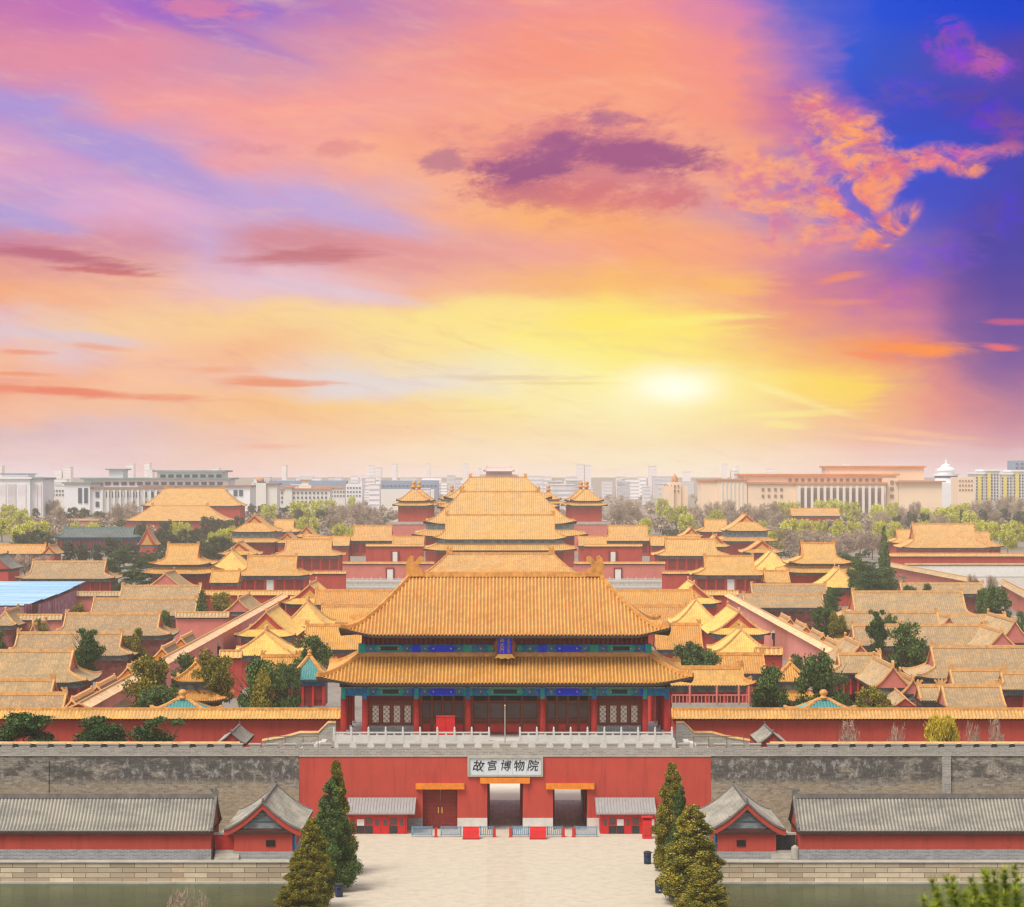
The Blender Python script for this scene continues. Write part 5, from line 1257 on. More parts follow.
# low railing of the open gallery
o = root('gallery_railing', (W(710, 354), 354, 0), 'pink railing and floor edge of the open gallery right of the tower', 'railing')
a_, b_ = W(672, 354) - W(710, 354), W(750, 354) - W(710, 354); z0 = Zr(704, 354)
MB().box(a_, b_, 0, .3, z0 - .6, z0 + .15).build('floor_edge', 'stone', o)
mm = MB(); mm.box(a_, b_, .05, .2, z0 + 1.2, z0 + 1.38); mm.build('rail', 'pink', o)
mm = MB()
for i in range(22): x = a_ + (b_ - a_) * i / 21; mm.box(x - .07, x + .07, .06, .2, z0 + .1, z0 + 1.22)
mm.build('baluster', 'pink', o)
for i, px in enumerate((690, 717, 739, 749)):
    MB().cyl(W(px, 354) - W(710, 354), .1, z0, Zr(686, 354), .17, n=8).build('post', 'pink', o)
# people in the lanes (a few pixels each): small clothed figures
def person(x, y, z, label, top, h=1.7, group='visitors in the palace lanes'):
    me = bpy.data.meshes.new('person'); s = h / 1.75
    J = [(0,0,.98,.15),(0,0,1.25,.16),(0,0,1.48,.12),(0,0,1.56,.06),(0,0,1.68,.11),
         (-.10,0,.92,.10),(-.12,-.06,.5,.07),(-.13,0,.06,.05),(-.13,-.12,.03,.05),(.10,0,.92,.10),(.13,.08,.5,.07),(.14,.12,.08,.05),(.14,0,.05,.05),
         (-.22,0,1.42,.06),(-.28,.03,1.15,.05),(-.26,-.06,.9,.035),(.22,0,1.42,.06),(.28,-.03,1.15,.05),(.27,-.12,.92,.035),(0,0,1.78,.08)]
    E = [(0,1),(1,2),(2,3),(3,4),(4,19),(0,5),(5,6),(6,7),(7,8),(0,9),(9,10),(10,11),(11,12),(2,13),(13,14),(14,15),(2,16),(16,17),(17,18)]
    me.from_pydata([tuple(c * s for c in j[:3]) for j in J], E, []); o = bpy.data.objects.new('person', me); col.objects.link(o)
    md = o.modifiers.new('skin', 'SKIN'); 
    for i, j in enumerate(J): me.skin_vertices[0].data[i].radius = (j[3] * s, j[3] * s)
    me.skin_vertices[0].data[0].use_root = True
    o.modifiers.new('sub', 'SUBSURF').levels = 1
    me.materials.append(M[top]); o.location = (x, y, z); o.rotation_euler.z = random.uniform(0, 6)
    return tag(o, label, 'person', group)
M['cloth_a'] = mat('dark_clothes', (0.03, 0.035, 0.06), .8, .5, 3); M['cloth_b'] = mat('pale_clothes', (0.5, 0.5, 0.52), .8, .3, 3); M['cloth_c'] = mat('red_jacket', (0.5, 0.04, 0.05), .8, .3, 3)
random.seed(11)
for i in range(16):
    left = i < 8
    x = (-61.5 - random.uniform(0, 2)) if left else (61.5 + random.uniform(0, 2)); y = random.uniform(520, 640)
    person(x, y, .03, 'tiny walker in the lane beside the %s diagonal wall' % ('left' if left else 'right'), ['cloth_a', 'cloth_b', 'cloth_c'][i % 3] if False else 'cloth_a', group='walkers in the %s lane' % ('left' if left else 'right'))
# lamps on the long walls
for (x, ys, s) in ((-65, (470, 545, 630), 'left'), (66, (500, 590, 670), 'right')):
    for i, y in enumerate(ys):
        sx = 1 if x < 0 else -1
        o = root('wall_lantern', (x + sx * .9, y, 0), '%s wall lantern with little roof on the %s diagonal wall' % (['nearest', 'middle', 'farthest'][i], s), 'lantern', 'lanterns on the %s diagonal wall' % s)
        MB().box(-.5, .5, -.5, .5, 3.0, 4.6).build('lamp_box', 'charcoal', o); mm = MB(); mm.add([(-.8,-.8,4.6),(.8,-.8,4.6),(.8,.8,4.6),(-.8,.8,4.6),(0,0,5.4)], [(0,1,4),(1,2,4),(2,3,4),(3,0,4),(3,2,1,0)]); mm.build('cap', 'stone', o)
        MB().box(-.25, .25, -.25, .25, 1.2, 3.0).build('bracket', 'charcoal', o)
# ------------------------------------------------------------------ construction site with blue sheet roof
o = root('sheet_roof_shed', (W(0, 700), 700, 0), 'bright blue corrugated sheet roof with stepped edge over a building site at left', 'shed')
for k, (xr, pyt, pyb, y0, y1) in enumerate(((70, 580.5, 589, 725, 752), (58, 586.5, 595, 700, 724.8), (44, 592.5, 600, 678, 699.8), (27, 597.5, 606, 655, 677.8))):
    zt_ = Zr(pyt, y1) - .25; zb_ = Zr(pyb, y0) + .25
    xl = W(-90, y0) - W(0, 700); xr_ = W(xr, y0) - W(0, 700); y0 -= 700; y1 -= 700
    mm = MB(); n = 26
    for i in range(n):
        xa, xb = xl + (xr_ - xl) * i / n, xl + (xr_ - xl) * (i + 1) / n; j = .25 * math.sin(i * 2.3 + k)
        mm.add([(xa, y0 + j, zb_), (xb - .06, y0 + j, zb_), (xb - .06, y1, zt_), (xa, y1, zt_), (xa, y0 + j, zb_ - .15), (xb - .06, y0 + j, zb_ - .15), (xb - .06, y1, zt_ - .15), (xa, y1, zt_ - .15)], [(0,1,2,3),(7,6,5,4),(0,4,5,1),(1,5,6,2),(2,6,7,3),(3,7,4,0)])
    rr = mm.build('roof_sheet', 'blue_roof', o)
    MB().box(xl, xr_, y0 + .3, y0 + .6, zb_ - .9, zb_ - .2).build('sheet_edge', 'charcoal', rr)
    MB().box(xl, xr_ - 1.0, y0 + .8, y1 - .3, .01, zb_ - .5).build('scaffold_wall', 'timber', o)
def tarp(pts, label):
    mm = MB(); random.seed(3)
    for (a, b) in zip(pts[:-1], pts[1:]):
        (pa, ya, ra), (pb, yb, rb) = a, b; m_ = 8
        for i in range(m_):
            f0, f1 = i / m_, (i + 1) / m_; q = []
            for f in (f0, f1):
                y = ya + (yb - ya) * f; p = pa + (pb - pa) * f; w = .5 * math.sin(p * 2.1)
                q.append((W(p, y), y + w, Zr(ra + (rb - ra) * f, y)))
            (x0, y0, z0), (x1, y1, z1) = q
            mm.add([(x0, y0, 0), (x1, y1, 0), (x1, y1, z1), (x0, y0, z0), (x0, y0 + .5, 0), (x1, y1 + .5, 0), (x1, y1 + .5, z1), (x0, y0 + .5, z0)], [(0,1,2,3),(7,6,5,4),(3,2,6,7),(0,3,7,4),(1,5,6,2)])
    return tag(mm.build('tarpaulin_fence', 'tarp'), label, 'fence')
tarp([(38, 642, 604), (52, 660, 600), (64, 682, 595), (76, 705, 590)], 'purple-pink tarpaulin fence slanting up beside the blue sheet roof')
tarp([(24, 640, 604), (32, 641, 604)], 'narrow upright strip of purple tarpaulin below the second blue sheet')
tarp([(-60, 646, 607), (24, 648, 607)], 'dull purple tarpaulin panel at the left edge under the lowest blue sheet')
pz = MB(); pz.add([(W(895, 1000), 850, .024), (W(1080, 1000), 850, .024), (W(1080, 1000), 1012, .024), (W(895, 1000), 1012, .024)], [(0,1,2,3)]); structure(pz.build('pale_courtyard', 'stone'))
# ------------------------------------------------------------------ far city
M['mus'] = mat('museum_stone', (0.84, 0.86, 0.90), .8, .08, .02); M['musroof'] = mat('museum_eave', (0.30, 0.20, 0.15), .7, .2, .05)
M['teal_eave'] = mat('green_eave', (0.22, 0.30, 0.30), .7, .2, .05)
M['beige'] = mat('beige_stone', (0.88, 0.68, 0.50), .8, .08, .02); M['beigeroof'] = mat('orange_eave', (0.62, 0.26, 0.10), .6, .2, .05)
M['winblue'] = mat('far_blue_windows', (0.06, 0.09, 0.15), .3, .2, .1); M['winbrown'] = mat('far_brown_windows', (0.30, 0.17, 0.12), .3, .2, .1)
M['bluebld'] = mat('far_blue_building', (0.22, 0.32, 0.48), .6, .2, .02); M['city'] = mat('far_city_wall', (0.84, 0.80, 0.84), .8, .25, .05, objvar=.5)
M['yel'] = mat('yellow_facade', (0.75, 0.62, 0.16), .7, .1, .1)
def win_row(par, xs, y, z0, z1, w, m):
    w0 = None
    for x in xs:
        if w0 is None: w0 = MB().box(-w/2, w/2, -.5, .3, z0, z1).build('window', m, par); w0.location = (x, y, 0)
        else: c = w0.copy(); col.objects.link(c); c.parent = par; c.location = (x, y, 0)
def blk(par, Y, x0, x1, pt, pb, dep, m, name='block', off=0, roof=None, ov=1.5, rh=1.6, yo=0):
    """a block given by columns and rows at distance Y, in the frame of par"""
    px0 = par.location.x; py0 = par.location.y
    b = MB().box(W(x0, Y) - px0, W(x1, Y) - px0, Y - py0 + yo, Y - py0 + dep, max(0.0, Zr(pb, Y)) , Zr(pt, Y)).build(name, m, par)
    if roof: MB().box(W(x0, Y) - px0 - ov, W(x1, Y) - px0 + ov, Y - py0 - ov, Y - py0 + dep + ov, Zr(pt, Y) + .01, Zr(pt, Y) + rh).build('eave', roof, b)
    return b
# white museum, left
Y = 2200
o = root('museum_building', (W(155, Y), Y, 0), 'wide white museum with tiered flat eaves and tall window bays, far left', 'museum')
X = lambda p, yy=Y: W(p, yy) - o.location.x
blk(o, Y, 64, 90, 484, 540, 60, 'mus', 'wing', roof='teal_eave')
blk(o, Y + 3, 90, 172, 489, 540, 60, 'mus', 'facade', roof='musroof')
blk(o, Y + 30, 140, 250, 487, 540, 60, 'mus', 'right_wing', roof='musroof')
blk(o, Y + 60, 84, 228, 479.5, 500, 60, 'mus', 'upper_tier', roof='teal_eave', ov=3)
blk(o, Y + 90, 157, 222, 472, 490, 50, 'mus', 'top_tier', roof='teal_eave', ov=4)
blk(o, Y + 95, 109, 123, 470, 485, 30, 'mus', 'roof_turret', roof='teal_eave', ov=3, rh=1.2)
win_row(o, [X(p) for p in (80, 86)], -.2, Zr(503, Y), Zr(488, Y), 3.2, 'winblue')
win_row(o, [X(p, Y+3) for p in (97.5, 108, 114, 120, 126.5, 132.5, 138, 145, 152, 159, 166)], 2.8, Zr(497.5, Y), Zr(491.8, Y), 3.4, 'winblue')
win_row(o, [X(p, Y+3) for p in (97.5, 133, 145, 159)], 2.8, Zr(507, Y), Zr(501.5, Y), 3.2, 'winblue')
win_row(o, [X(p, Y+30) for p in (226, 235.5, 241)], 29.8, Zr(496, Y+30), Zr(490, Y+30), 3.4, 'winblue')
win_row(o, [X(p, Y+60) for p in range(92, 226, 8)], 59.8, Zr(485, Y+60), Zr(482, Y+60), 5.0, 'winblue')
win_row(o, [X(p, Y+90) for p in range(163, 220, 8)], 89.8, Zr(478, Y+90), Zr(474.5, Y+90), 5.0, 'winblue')
cl = MB()
for p in range(102, 170, 6): cl.box(X(p + .7, Y+3) - .7, X(p + .7, Y+3) + .7, -.8, 2.6, 0, Zr(490, Y))
cl.build('colonnade', 'white', o)
o = root('office_block', (W(266, 2200), 2200, 0), 'white twin slabs with a small red-orange dome between museum and cupola building', 'building')
blk(o, 2200, 256, 266, 483, 540, 30, 'white'); blk(o, 2203, 266.5, 277, 485, 540, 30, 'white', roof='musroof'); blk(o, 2205, 257, 265, 481.5, 483, 10, 'winblue', 'cornice')
MB().lathe(W(260, 2205) - o.location.x, 8, [(3.4, Zr(481.5, 2200)), (3.6, Zr(480, 2200)), (2.6, Zr(478, 2200)), (.1, Zr(477, 2200))], 12).build('dome', 'beigeroof', o, True)
o = root('office_block', (W(20, 2000), 2000, 0), 'pale grey concrete block with tall bays at the far left edge', 'building')
blk(o, 2000, -30, 30, 479, 540, 60, 'mus', roof='mus'); blk(o, 2004, 30, 43, 479.5, 540, 50, 'mus', roof='teal_eave'); blk(o, 2030, 2, 28, 474.5, 480, 30, 'mus', 'penthouse', roof='winblue', rh=.8)
win_row(o, [W(p, 2000) - o.location.x for p in (-16, -6, 2, 12, 22)], -.2, 4, Zr(484, 2000), 6.5, 'city')
win_row(o, [W(p, 2004) - o.location.x for p in (36, 40)], 3.8, 4, Zr(484, 2004), 2.5, 'city')
# white cupola building
o = root('cupola_building', (W(305, 2400), 2400, 0), 'long cream building with a small central cupola left of the distant blue hall', 'building')
blk(o, 2400, 279, 330, 489.5, 540, 30, 'white', roof='beigeroof', rh=1.2); blk(o, 2398, 285, 292, 487.5, 540, 20, 'white', roof='beigeroof', rh=1.2)
blk(o, 2402, 299, 311, 485, 495, 20, 'white'); blk(o, 2404, 301.5, 308.5, 480.5, 490, 12, 'white', roof='beigeroof', rh=1)
for r_ in (492, 496.5, 501): win_row(o, [W(p, 2400) - o.location.x for p in range(282, 330, 4)], -.2, Zr(r_ + 2, 2400), Zr(r_, 2400), 1.6, 'winblue')
def slab(x0, x1, pt, pb, Y, m, label, cat='building', roof=None, wins=None, dep=40, group=None, name='city_block'):
    o = root(name, (W((x0 + x1) / 2, Y), Y, 0), label, cat, group)
    blk(o, Y, x0, x1, pt, 560, dep, m, roof=roof)
    if wins:
        (st, rows_, wm) = wins
        for r_ in rows_: win_row(o, [W(p, Y) - o.location.x for p in np.arange(x0 + st * .6, x1 - st * .3, st)], -.2, Zr(r_ + 1.6, Y), Zr(r_, Y), st * .5 * Y / F, wm)
    return o
slab(269, 346, 480.5, 500, 3000, 'bluebld', 'long low blue-grey building on the skyline behind the cream cupola building')
slab(381, 438, 480.5, 495, 3000, 'bluebld', 'blue roofed long building left of the central roofs', wins=(4, (485,), 'winblue'))
slab(381, 434, 489.5, 500, 2900, 'white', 'low white building below the blue roofed one, behind the left pavilion')
slab(315, 345, 488, 500, 2800, 'white', 'white low hall behind the bare trees, left of centre', roof='beigeroof', wins=(3, (491, 495), 'winblue'))
slab(43, 64, 487, 500, 2500, 'white', 'small white block between the grey concrete block and the museum', wins=(3, (490, 494), 'winblue'))
slab(346, 362, 484, 500, 2700, 'mus', 'pale block beside the white low hall, left of centre', wins=(3, (487, 491, 495), 'winblue'))
slab(1014, 1040, 460.5, 500, 3000, 'bluebld', 'tall blue tower block at the right edge of the skyline', wins=(5, tuple(range(463, 500, 4)), 'winblue'))
for (a_, b_, t_, l) in ((975, 984, 474, 'leftmost'), (984.5, 1000, 471, 'second'), (1000.5, 1012, 474.5, 'third'), (1012.5, 1030, 471.5, 'rightmost')):
    o = slab(a_, b_, t_, 500, 2500, 'white', '%s of the white and yellow apartment blocks at far right' % l, 'apartment block', roof='mus', wins=(2.8, tuple(np.arange(t_ + 3, 500, 3.0)), 'winblue'), group='apartment blocks at far right')
    blk(o, 2498, a_ + 3, a_ + 6.5, t_ + 2, 540, 5, 'yel', 'yellow_bay')
slab(958, 974.5, 477, 500, 2450, 'beige', 'beige block with rows of windows left of the yellow apartment blocks', wins=(3, (480, 484.5, 489), 'winbrown'))
o = slab(930, 957, 483, 500, 2600, 'mus', 'pale base under the round tiered tower on the right')
o = root('round_tower', (W(946, 2620), 2620, 0), 'round tiered tower with a spire behind the long beige hall', 'tower')
L_ = lambda p, r: (p * 2620 / F, Zr(r, 2600))
MB().lathe(0, 0, [L_(11, 500), L_(11, 476), L_(12.5, 475.5), L_(12.5, 474), L_(8, 474), L_(8, 471), L_(9.5, 470.5), L_(9, 469), L_(5, 467), L_(4.5, 465), L_(1.2, 463.5), L_(.4, 459)], 24).build('drum', 'mus', o, False)
MB().lathe(0, 0, [L_(11.3, 478), L_(11.6, 477), L_(11.3, 476)], 24).build('window_ring', 'winblue', o)
# domed building
o = root('domed_building', (W(676, 2300), 2300, 0), 'pale pink block topped by a small red dome, left of the long beige hall', 'building')
blk(o, 2300, 663, 674, 486, 540, 25, 'beige'); blk(o, 2303, 669, 681, 482, 540, 25, 'beige'); blk(o, 2305, 681, 688, 486, 540, 20, 'beige')
MB().lathe(W(675, 2308) - o.location.x, 10, [(3.0, Zr(482, 2300)), (3.2, Zr(479.5, 2300)), (2.4, Zr(477, 2300)), (.6, Zr(475, 2300)), (.1, Zr(473, 2300))], 14).build('dome', 'beigeroof', o, True)
for r_ in (485, 490): win_row(o, [W(p, 2300) - o.location.x for p in (665, 668, 671.5, 675, 678.5)], 2.5, Zr(r_ + 2, 2300), Zr(r_, 2300), 1.3, 'winbrown')
# long beige hall, right
Y = 2200
o = root('assembly_hall', (W(822, Y), Y, 0), 'vast beige columned hall with orange eaves, far right', 'public hall')
X = lambda p, yy=Y: W(p, yy) - o.location.x
blk(o, Y + 2, 701, 717, 481, 540, 40, 'beige', 'end_wing', roof='beigeroof'); blk(o, Y, 717, 747, 480.5, 540, 60, 'beige', 'left_wing', roof='beigeroof')
blk(o, Y + 1, 747.5, 795, 484, 540, 60, 'beige', 'left_block', roof='beigeroof')
blk(o, Y - 4, 795.5, 886, 484, 540, 60, 'beige', 'columned_front', roof='beigeroof')
blk(o, Y + 30, 744, 896, 475.5, 500, 60, 'beige', 'upper_tier', roof='beigeroof', ov=3)
blk(o, Y + 60, 830, 924, 467.5, 480, 60, 'beige', 'top_tier', roof='beigeroof', ov=2)
blk(o, Y + 1, 886.5, 898, 478, 540, 60, 'beige', 'right_pier'); blk(o, Y, 898.5, 942, 482.5, 540, 60, 'beige', 'right_wing', roof='beigeroof', ov=3)
cl = MB()
for p in np.arange(799, 884, 6.4): cl.box(X(p, Y-6) - 1.1, X(p, Y-6) + 1.1, -9, -6.5, 0, Zr(486, Y-4))
cl.build('columns', 'white', o)
win_row(o, [X(p, Y-4) for p in np.arange(802.2, 884, 6.4)], -4.2, 6, Zr(488, Y-4), 3.6, 'winbrown')
for r_ in (488, 494.5): win_row(o, [X(p) for p in (763, 769, 775.5, 781.5, 898.5+4, 908, 914.5, 920, 931, 936)], .8, Zr(r_ + 3, Y), Zr(r_, Y), 2.2, 'winbrown')
for r_ in (487, 494.5, 480.5): win_row(o, [X(p) for p in (892,)], .6, Zr(r_ + 3.4, Y), Zr(r_, Y), 3, 'winbrown')
win_row(o, [X(p, Y+30) for p in np.arange(790, 890, 6.4)], 29.8, Zr(481.5, Y+30), Zr(478.5, Y+30), 3.0, 'winbrown')
cl = MB()
for p in np.arange(722, 745, 4): cl.box(X(p) - .5, X(p) + .5, -.9, 0, 0, Zr(482.5, Y))
cl.build('pilasters', 'white', o)
for (a_, b_, t_, yy) in ((65, 105, 517, 1400),):
    W2(a_, b_, 521, 8, 'faded pink wall with a pale coping among far left trees', 'pink', 'tan')
# far gate silhouette on the axis
o = root('far_gate_tower', (W(499, 2700), 2700, 0), 'hazy pink silhouette of a double-eaved gate tower above the topmost golden roof', 'gate tower')
M['farpink'] = mat('far_gate_haze_pink', (0.72, 0.50, 0.50), .9, .1, .05)  # haze painted into the colour: one pink for walls and roof alike
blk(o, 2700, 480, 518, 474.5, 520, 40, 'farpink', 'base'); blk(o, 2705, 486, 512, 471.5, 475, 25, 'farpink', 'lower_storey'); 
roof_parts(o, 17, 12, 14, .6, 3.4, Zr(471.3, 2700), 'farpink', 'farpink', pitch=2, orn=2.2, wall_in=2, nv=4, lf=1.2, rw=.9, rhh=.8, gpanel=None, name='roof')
M['skyl'] = mat('haze_pale_tower', (0.92, 0.82, 0.84), .9, .05, .05, objvar=.15)  # distance haze put into the colour, so the towers fade into the sky
M['softband'] = mat('far_window_bands', (0.52, 0.56, 0.66), .6, .15, .1)  # bands kept pale: contrast lost to haze is painted in
# anonymous skyline
random.seed(21)
SK = []
for i in range(230):
    px = random.uniform(-30, 1060)
    Yk = random.choice([2700, 3200, 4200, 4200, 4400, 4400, 4950] if i < 190 else [4200])
    big = Yk > 4900
    w = random.uniform(4, 22) if not big else random.uniform(3, 8)
    t_ = random.uniform(483, 493) if Yk < 3500 else (random.uniform(463, 472) if big else random.uniform(475.5, 483))
    if Yk < 4900 and (690 < px < 950 or 60 < px < 255): continue
    SK.append((px, w, t_, Yk, big))
base = {}
for i, (px, w, t_, Yk, big) in enumerate(SK):
    h = Zr(t_, Yk)
    if big not in base:
        o = root('distant_block', (0, 0, 0), 'x', 'building')
        MB().box(-.5, .5, -.5, .5, 0, 1).build('block', 'skyl' if big else 'city', o)
        MB().box(-.52, .52, -.52, .52, 1.0, 1.02).build('roof_slab', 'mus', o)
        for k in range(5 if not big else 9):
            z0 = (k + .35) / (5.5 if not big else 9.5); MB().box(-.46, .46, -.51, -.49, z0, z0 + (.06 if not big else .045)).build('window_band', 'mus' if big else 'softband', o)
        base[big] = o; c = o
    else: c = copy_tree(base[big])
    c.location = (W(px, Yk), Yk + 20, 0); c.scale = (w * Yk / F, 30, h)
    c['label'] = 'one of the thin hazy tower blocks standing up on the skyline' if big else 'one of the low hazy city blocks filling the distance below the skyline'
    c['group'] = 'skyline towers in the haze' if big else 'low city blocks in the distance'; c['category'] = 'building'

# ------------------------------------------------------------------ trees
rng = np.random.default_rng(7)
def leaf_mesh(name, pts, size, m, elong=1.0, up=0.0, flat=0.0):
    """one small bent leaf-clump face per point"""
    n = len(pts); P = np.asarray(pts, dtype=np.float64)
    a = rng.normal(size=(n, 3)); a /= np.linalg.norm(a, axis=1)[:, None] + 1e-9
    b = rng.normal(size=(n, 3)); b[:, 2] *= (1 - flat); 
    a[:, 2] = a[:, 2] * (1 - flat) + up; a /= np.linalg.norm(a, axis=1)[:, None] + 1e-9
    b -= (a * b).sum(1)[:, None] * a; b /= np.linalg.norm(b, axis=1)[:, None] + 1e-9
    s = size * rng.uniform(.6, 1.4, size=(n, 1))
    v = np.empty((n, 4, 3)); v[:, 0] = P - a * s * elong - b * s * .5; v[:, 1] = P - a * s * .2 * elong + b * s; v[:, 2] = P + a * s * elong + b * s * .3; v[:, 3] = P + a * s * .3 * elong - b * s
    me = bpy.data.meshes.new(name); me.vertices.add(n * 4); me.vertices.foreach_set('co', v.astype(np.float32).ravel())
    me.loops.add(n * 4); me.loops.foreach_set('vertex_index', np.arange(n * 4, dtype=np.int32))
    me.polygons.add(n); me.polygons.foreach_set('loop_start', np.arange(0, n * 4, 4, dtype=np.int32)); me.polygons.foreach_set('loop_total', np.full(n, 4, dtype=np.int32))
    me.update(calc_edges=True); me.validate(); me.materials.append(M[m]); return me
def blob_pts(blobs, n, shell=0.55):
    """blobs: (x,y,z,rx,ry,rz); points near the surface of each, by volume"""
    B = np.array(blobs); wgt = (B[:, 3] * B[:, 4] * B[:, 5]) ** .67; wgt /= wgt.sum()
    k = rng.choice(len(B), size=n, p=wgt); d = rng.normal(size=(n, 3)); d /= np.linalg.norm(d, axis=1)[:, None]
    r = rng.uniform(shell ** 3, 1, size=(n, 1)) ** (1/3)
    r *= 1 + .20 * rng.normal(size=(n, 1))
    return B[k, :3] + d * r * B[k, 3:]
def blobs_for(kind):
    out = []
    U = rng.uniform
    if kind == 'cone':
        for i in range(170):
            z = U(.05, .97); rr = .215 * (1 - z) ** .62 * (1 if z > .12 else .8) * (1 + .12 * math.sin(z * 37)); a = U(0, 2*math.pi); r0 = rr * U(.55, 1.06); s = (.016 + .030 * (1 - z)) * U(.6, 1.5)
            out.append((math.cos(a) * r0, math.sin(a) * r0, z + .02, s, s, s * 1.1))
        out.append((0, 0, .96, .018, .018, .05)); out.append((0, 0, .42, .10, .10, .36))
    elif kind == 'round':
        for i in range(46):
            a = U(0, 2*math.pi); z = U(.25, .9); rr = .30 * math.sqrt(max(0, 1 - ((z - .56) / .42) ** 2)); r0 = rr * U(.3, 1); s = U(.06, .12)
            out.append((math.cos(a) * r0, math.sin(a) * r0, z, s, s, s * .8))
    elif kind == 'pine':     # flat pads
        for i in range(36):
            a = U(0, 2*math.pi); z = U(.35, .93); r0 = U(.05, .50) * (1.15 - z * .55); s = U(.10, .2)
            out.append((math.cos(a) * r0, math.sin(a) * r0, z, s, s, s * .30))
    elif kind == 'willow':
        for i in range(40):
            a = U(0, 2*math.pi); z = U(.28, .85); rr = .46 * math.sqrt(max(0, 1 - ((z - .5) / .48) ** 2)); r0 = rr * U(.3, 1); s = U(.10, .17)
            out.append((math.cos(a) * r0, math.sin(a) * r0, z, s, s, s * .8))
    elif kind == 'bare':
        for i in range(34):
            a = U(0, 2*math.pi); z = U(.30, .88); rr = .40 * math.sqrt(max(0, 1 - ((z - .58) / .44) ** 2)); r0 = rr * U(.2, 1); s = U(.09, .16)
            out.append((math.cos(a) * r0, math.sin(a) * r0, z, s, s, s * 1.1))
    return out
def trunk_mesh(kind, m='bark'):
    mb = MB(); U = rng.uniform
    if kind == 'cone': mb.tube((0,0,-.03), (0,0,.55), .022, .012, 8); mb.tube((0,0,.55), (0,0,.93), .012, .003, 6)
    else:
        top = .62
        p = Vector((0,0,-.04)); r = .028
        for k in range(4):
            q = Vector((U(-.03,.03), U(-.03,.03), (k + 1) * top / 4)); mb.tube(p, q, r, r * .82, 7); p = q; r *= .82
        for i in range(14 if kind != 'bare' else 26):
            z = U(.25, top); a = U(0, 2*math.pi); L = U(.18, .38)
            s0 = Vector((0, 0, z)); e = Vector((math.cos(a) * L, math.sin(a) * L, z + L * U(.2, .9))); mb.tube(s0, e, .011, .004, 5)
            for j in range(3):
                f0 = s0.lerp(e, U(.4, .95)); a2 = a + U(-1, 1); L2 = U(.08, .2); mb.tube(f0, f0 + Vector((math.cos(a2) * L2, math.sin(a2) * L2, L2 * U(.3, 1.2))), .005, .002, 4)
    return mb
TREES = {}
def tree_proto(key, kind, leaf, n, size, elong=1.0, up=0, flat=0, v=0, shell=.55):
    b = blobs_for(kind); me = leaf_mesh('crown', blob_pts(b, n, shell), size, leaf, elong, up, flat)
    tm = trunk_mesh(kind); TREES.setdefault(key, []).append((me, tm, kind))
    t_ = bpy.data.meshes.new('trunk'); t_.from_pydata(tm.v, [], tm.f); t_.materials.append(M['twig' if kind == 'bare' else 'bark']); TREES[key][-1] = (me, t_)
for v in range(2):
    tree_proto('near_olive', 'cone', 'cyp_olive', 85000, .0046, 1.5, shell=.6)
    tree_proto('near_green', 'cone', 'cyp_green', 85000, .0046, 1.5, shell=.6)
for v in range(3):
    tree_proto('cypress', 'round', 'cyp_green', 9000, .012, 1.2)
    tree_proto('olive', 'round', 'cyp_olive', 9000, .012, 1.2)
    tree_proto('conifer', 'cone', 'cyp_green', 5000, .012, 1.2)
    tree_proto('pine', 'pine', 'pine', 9000, .013, 1.3, flat=.5)
    tree_proto('willow', 'willow', 'willow', 3000, .022, 1.0)
    tree_proto('bare', 'bare', 'bare', 3500, .006, 7.0, up=.5, shell=.2)
    tree_proto('dark', 'round', 'evergreen_far', 3000, .020, 1.0)
tree_proto('dry', 'bare', 'bare', 700, .007, 8.0, up=.8, shell=.2)
tree_proto('forsythia', 'willow', 'forsythia', 9000, .009, 4.0, up=.8)
NAMES = {'near_olive': 'conifer_tree', 'near_green': 'conifer_tree', 'cypress': 'cypress_tree', 'olive': 'cypress_tree', 'conifer': 'conifer_tree', 'pine': 'pine_tree', 'willow': 'willow_tree', 'bare': 'bare_tree', 'dry': 'bare_shrub', 'dark': 'evergreen_tree', 'forsythia': 'flowering_shrub'}
tcount = [0]
def tree(key, x, y, z, h, label, wide=1.0, group=None, cat='tree'):
    tcount[0] += 1; me, tm = TREES[key][tcount[0] % len(TREES[key])]
    o = root(NAMES[key], (x, y, z), label, cat, group, (tcount[0] * 1.7) % 6.28, (h * wide, h * wide, h))
    c = bpy.data.objects.new('crown', me); col.objects.link(c); c.parent = o
    t_ = bpy.data.objects.new('trunk', tm); col.objects.link(t_); t_.parent = o
    return o
def T(key, px, pt, pb, hw, label, zb=0.0, Y=None, group=None, cat='tree'):
    """tree seen with its top at row pt and its foot (height zb) at row pb"""
    Y = Y or Yd(pb, 6.0); h = (Zr(pt, Y) - zb) / (1.0 if NAMES[key] == 'conifer_tree' else .96)
    nat = {'near_olive': .22, 'near_green': .22, 'conifer': .22, 'cypress': .36, 'olive': .36, 'dark': .36, 'pine': .55, 'willow': .52, 'bare': .46, 'dry': .46, 'forsythia': .52}[key]
    return tree(key, W(px, Y), Y, zb, h, label, (hw * Y / F) / (nat * h), group, cat)
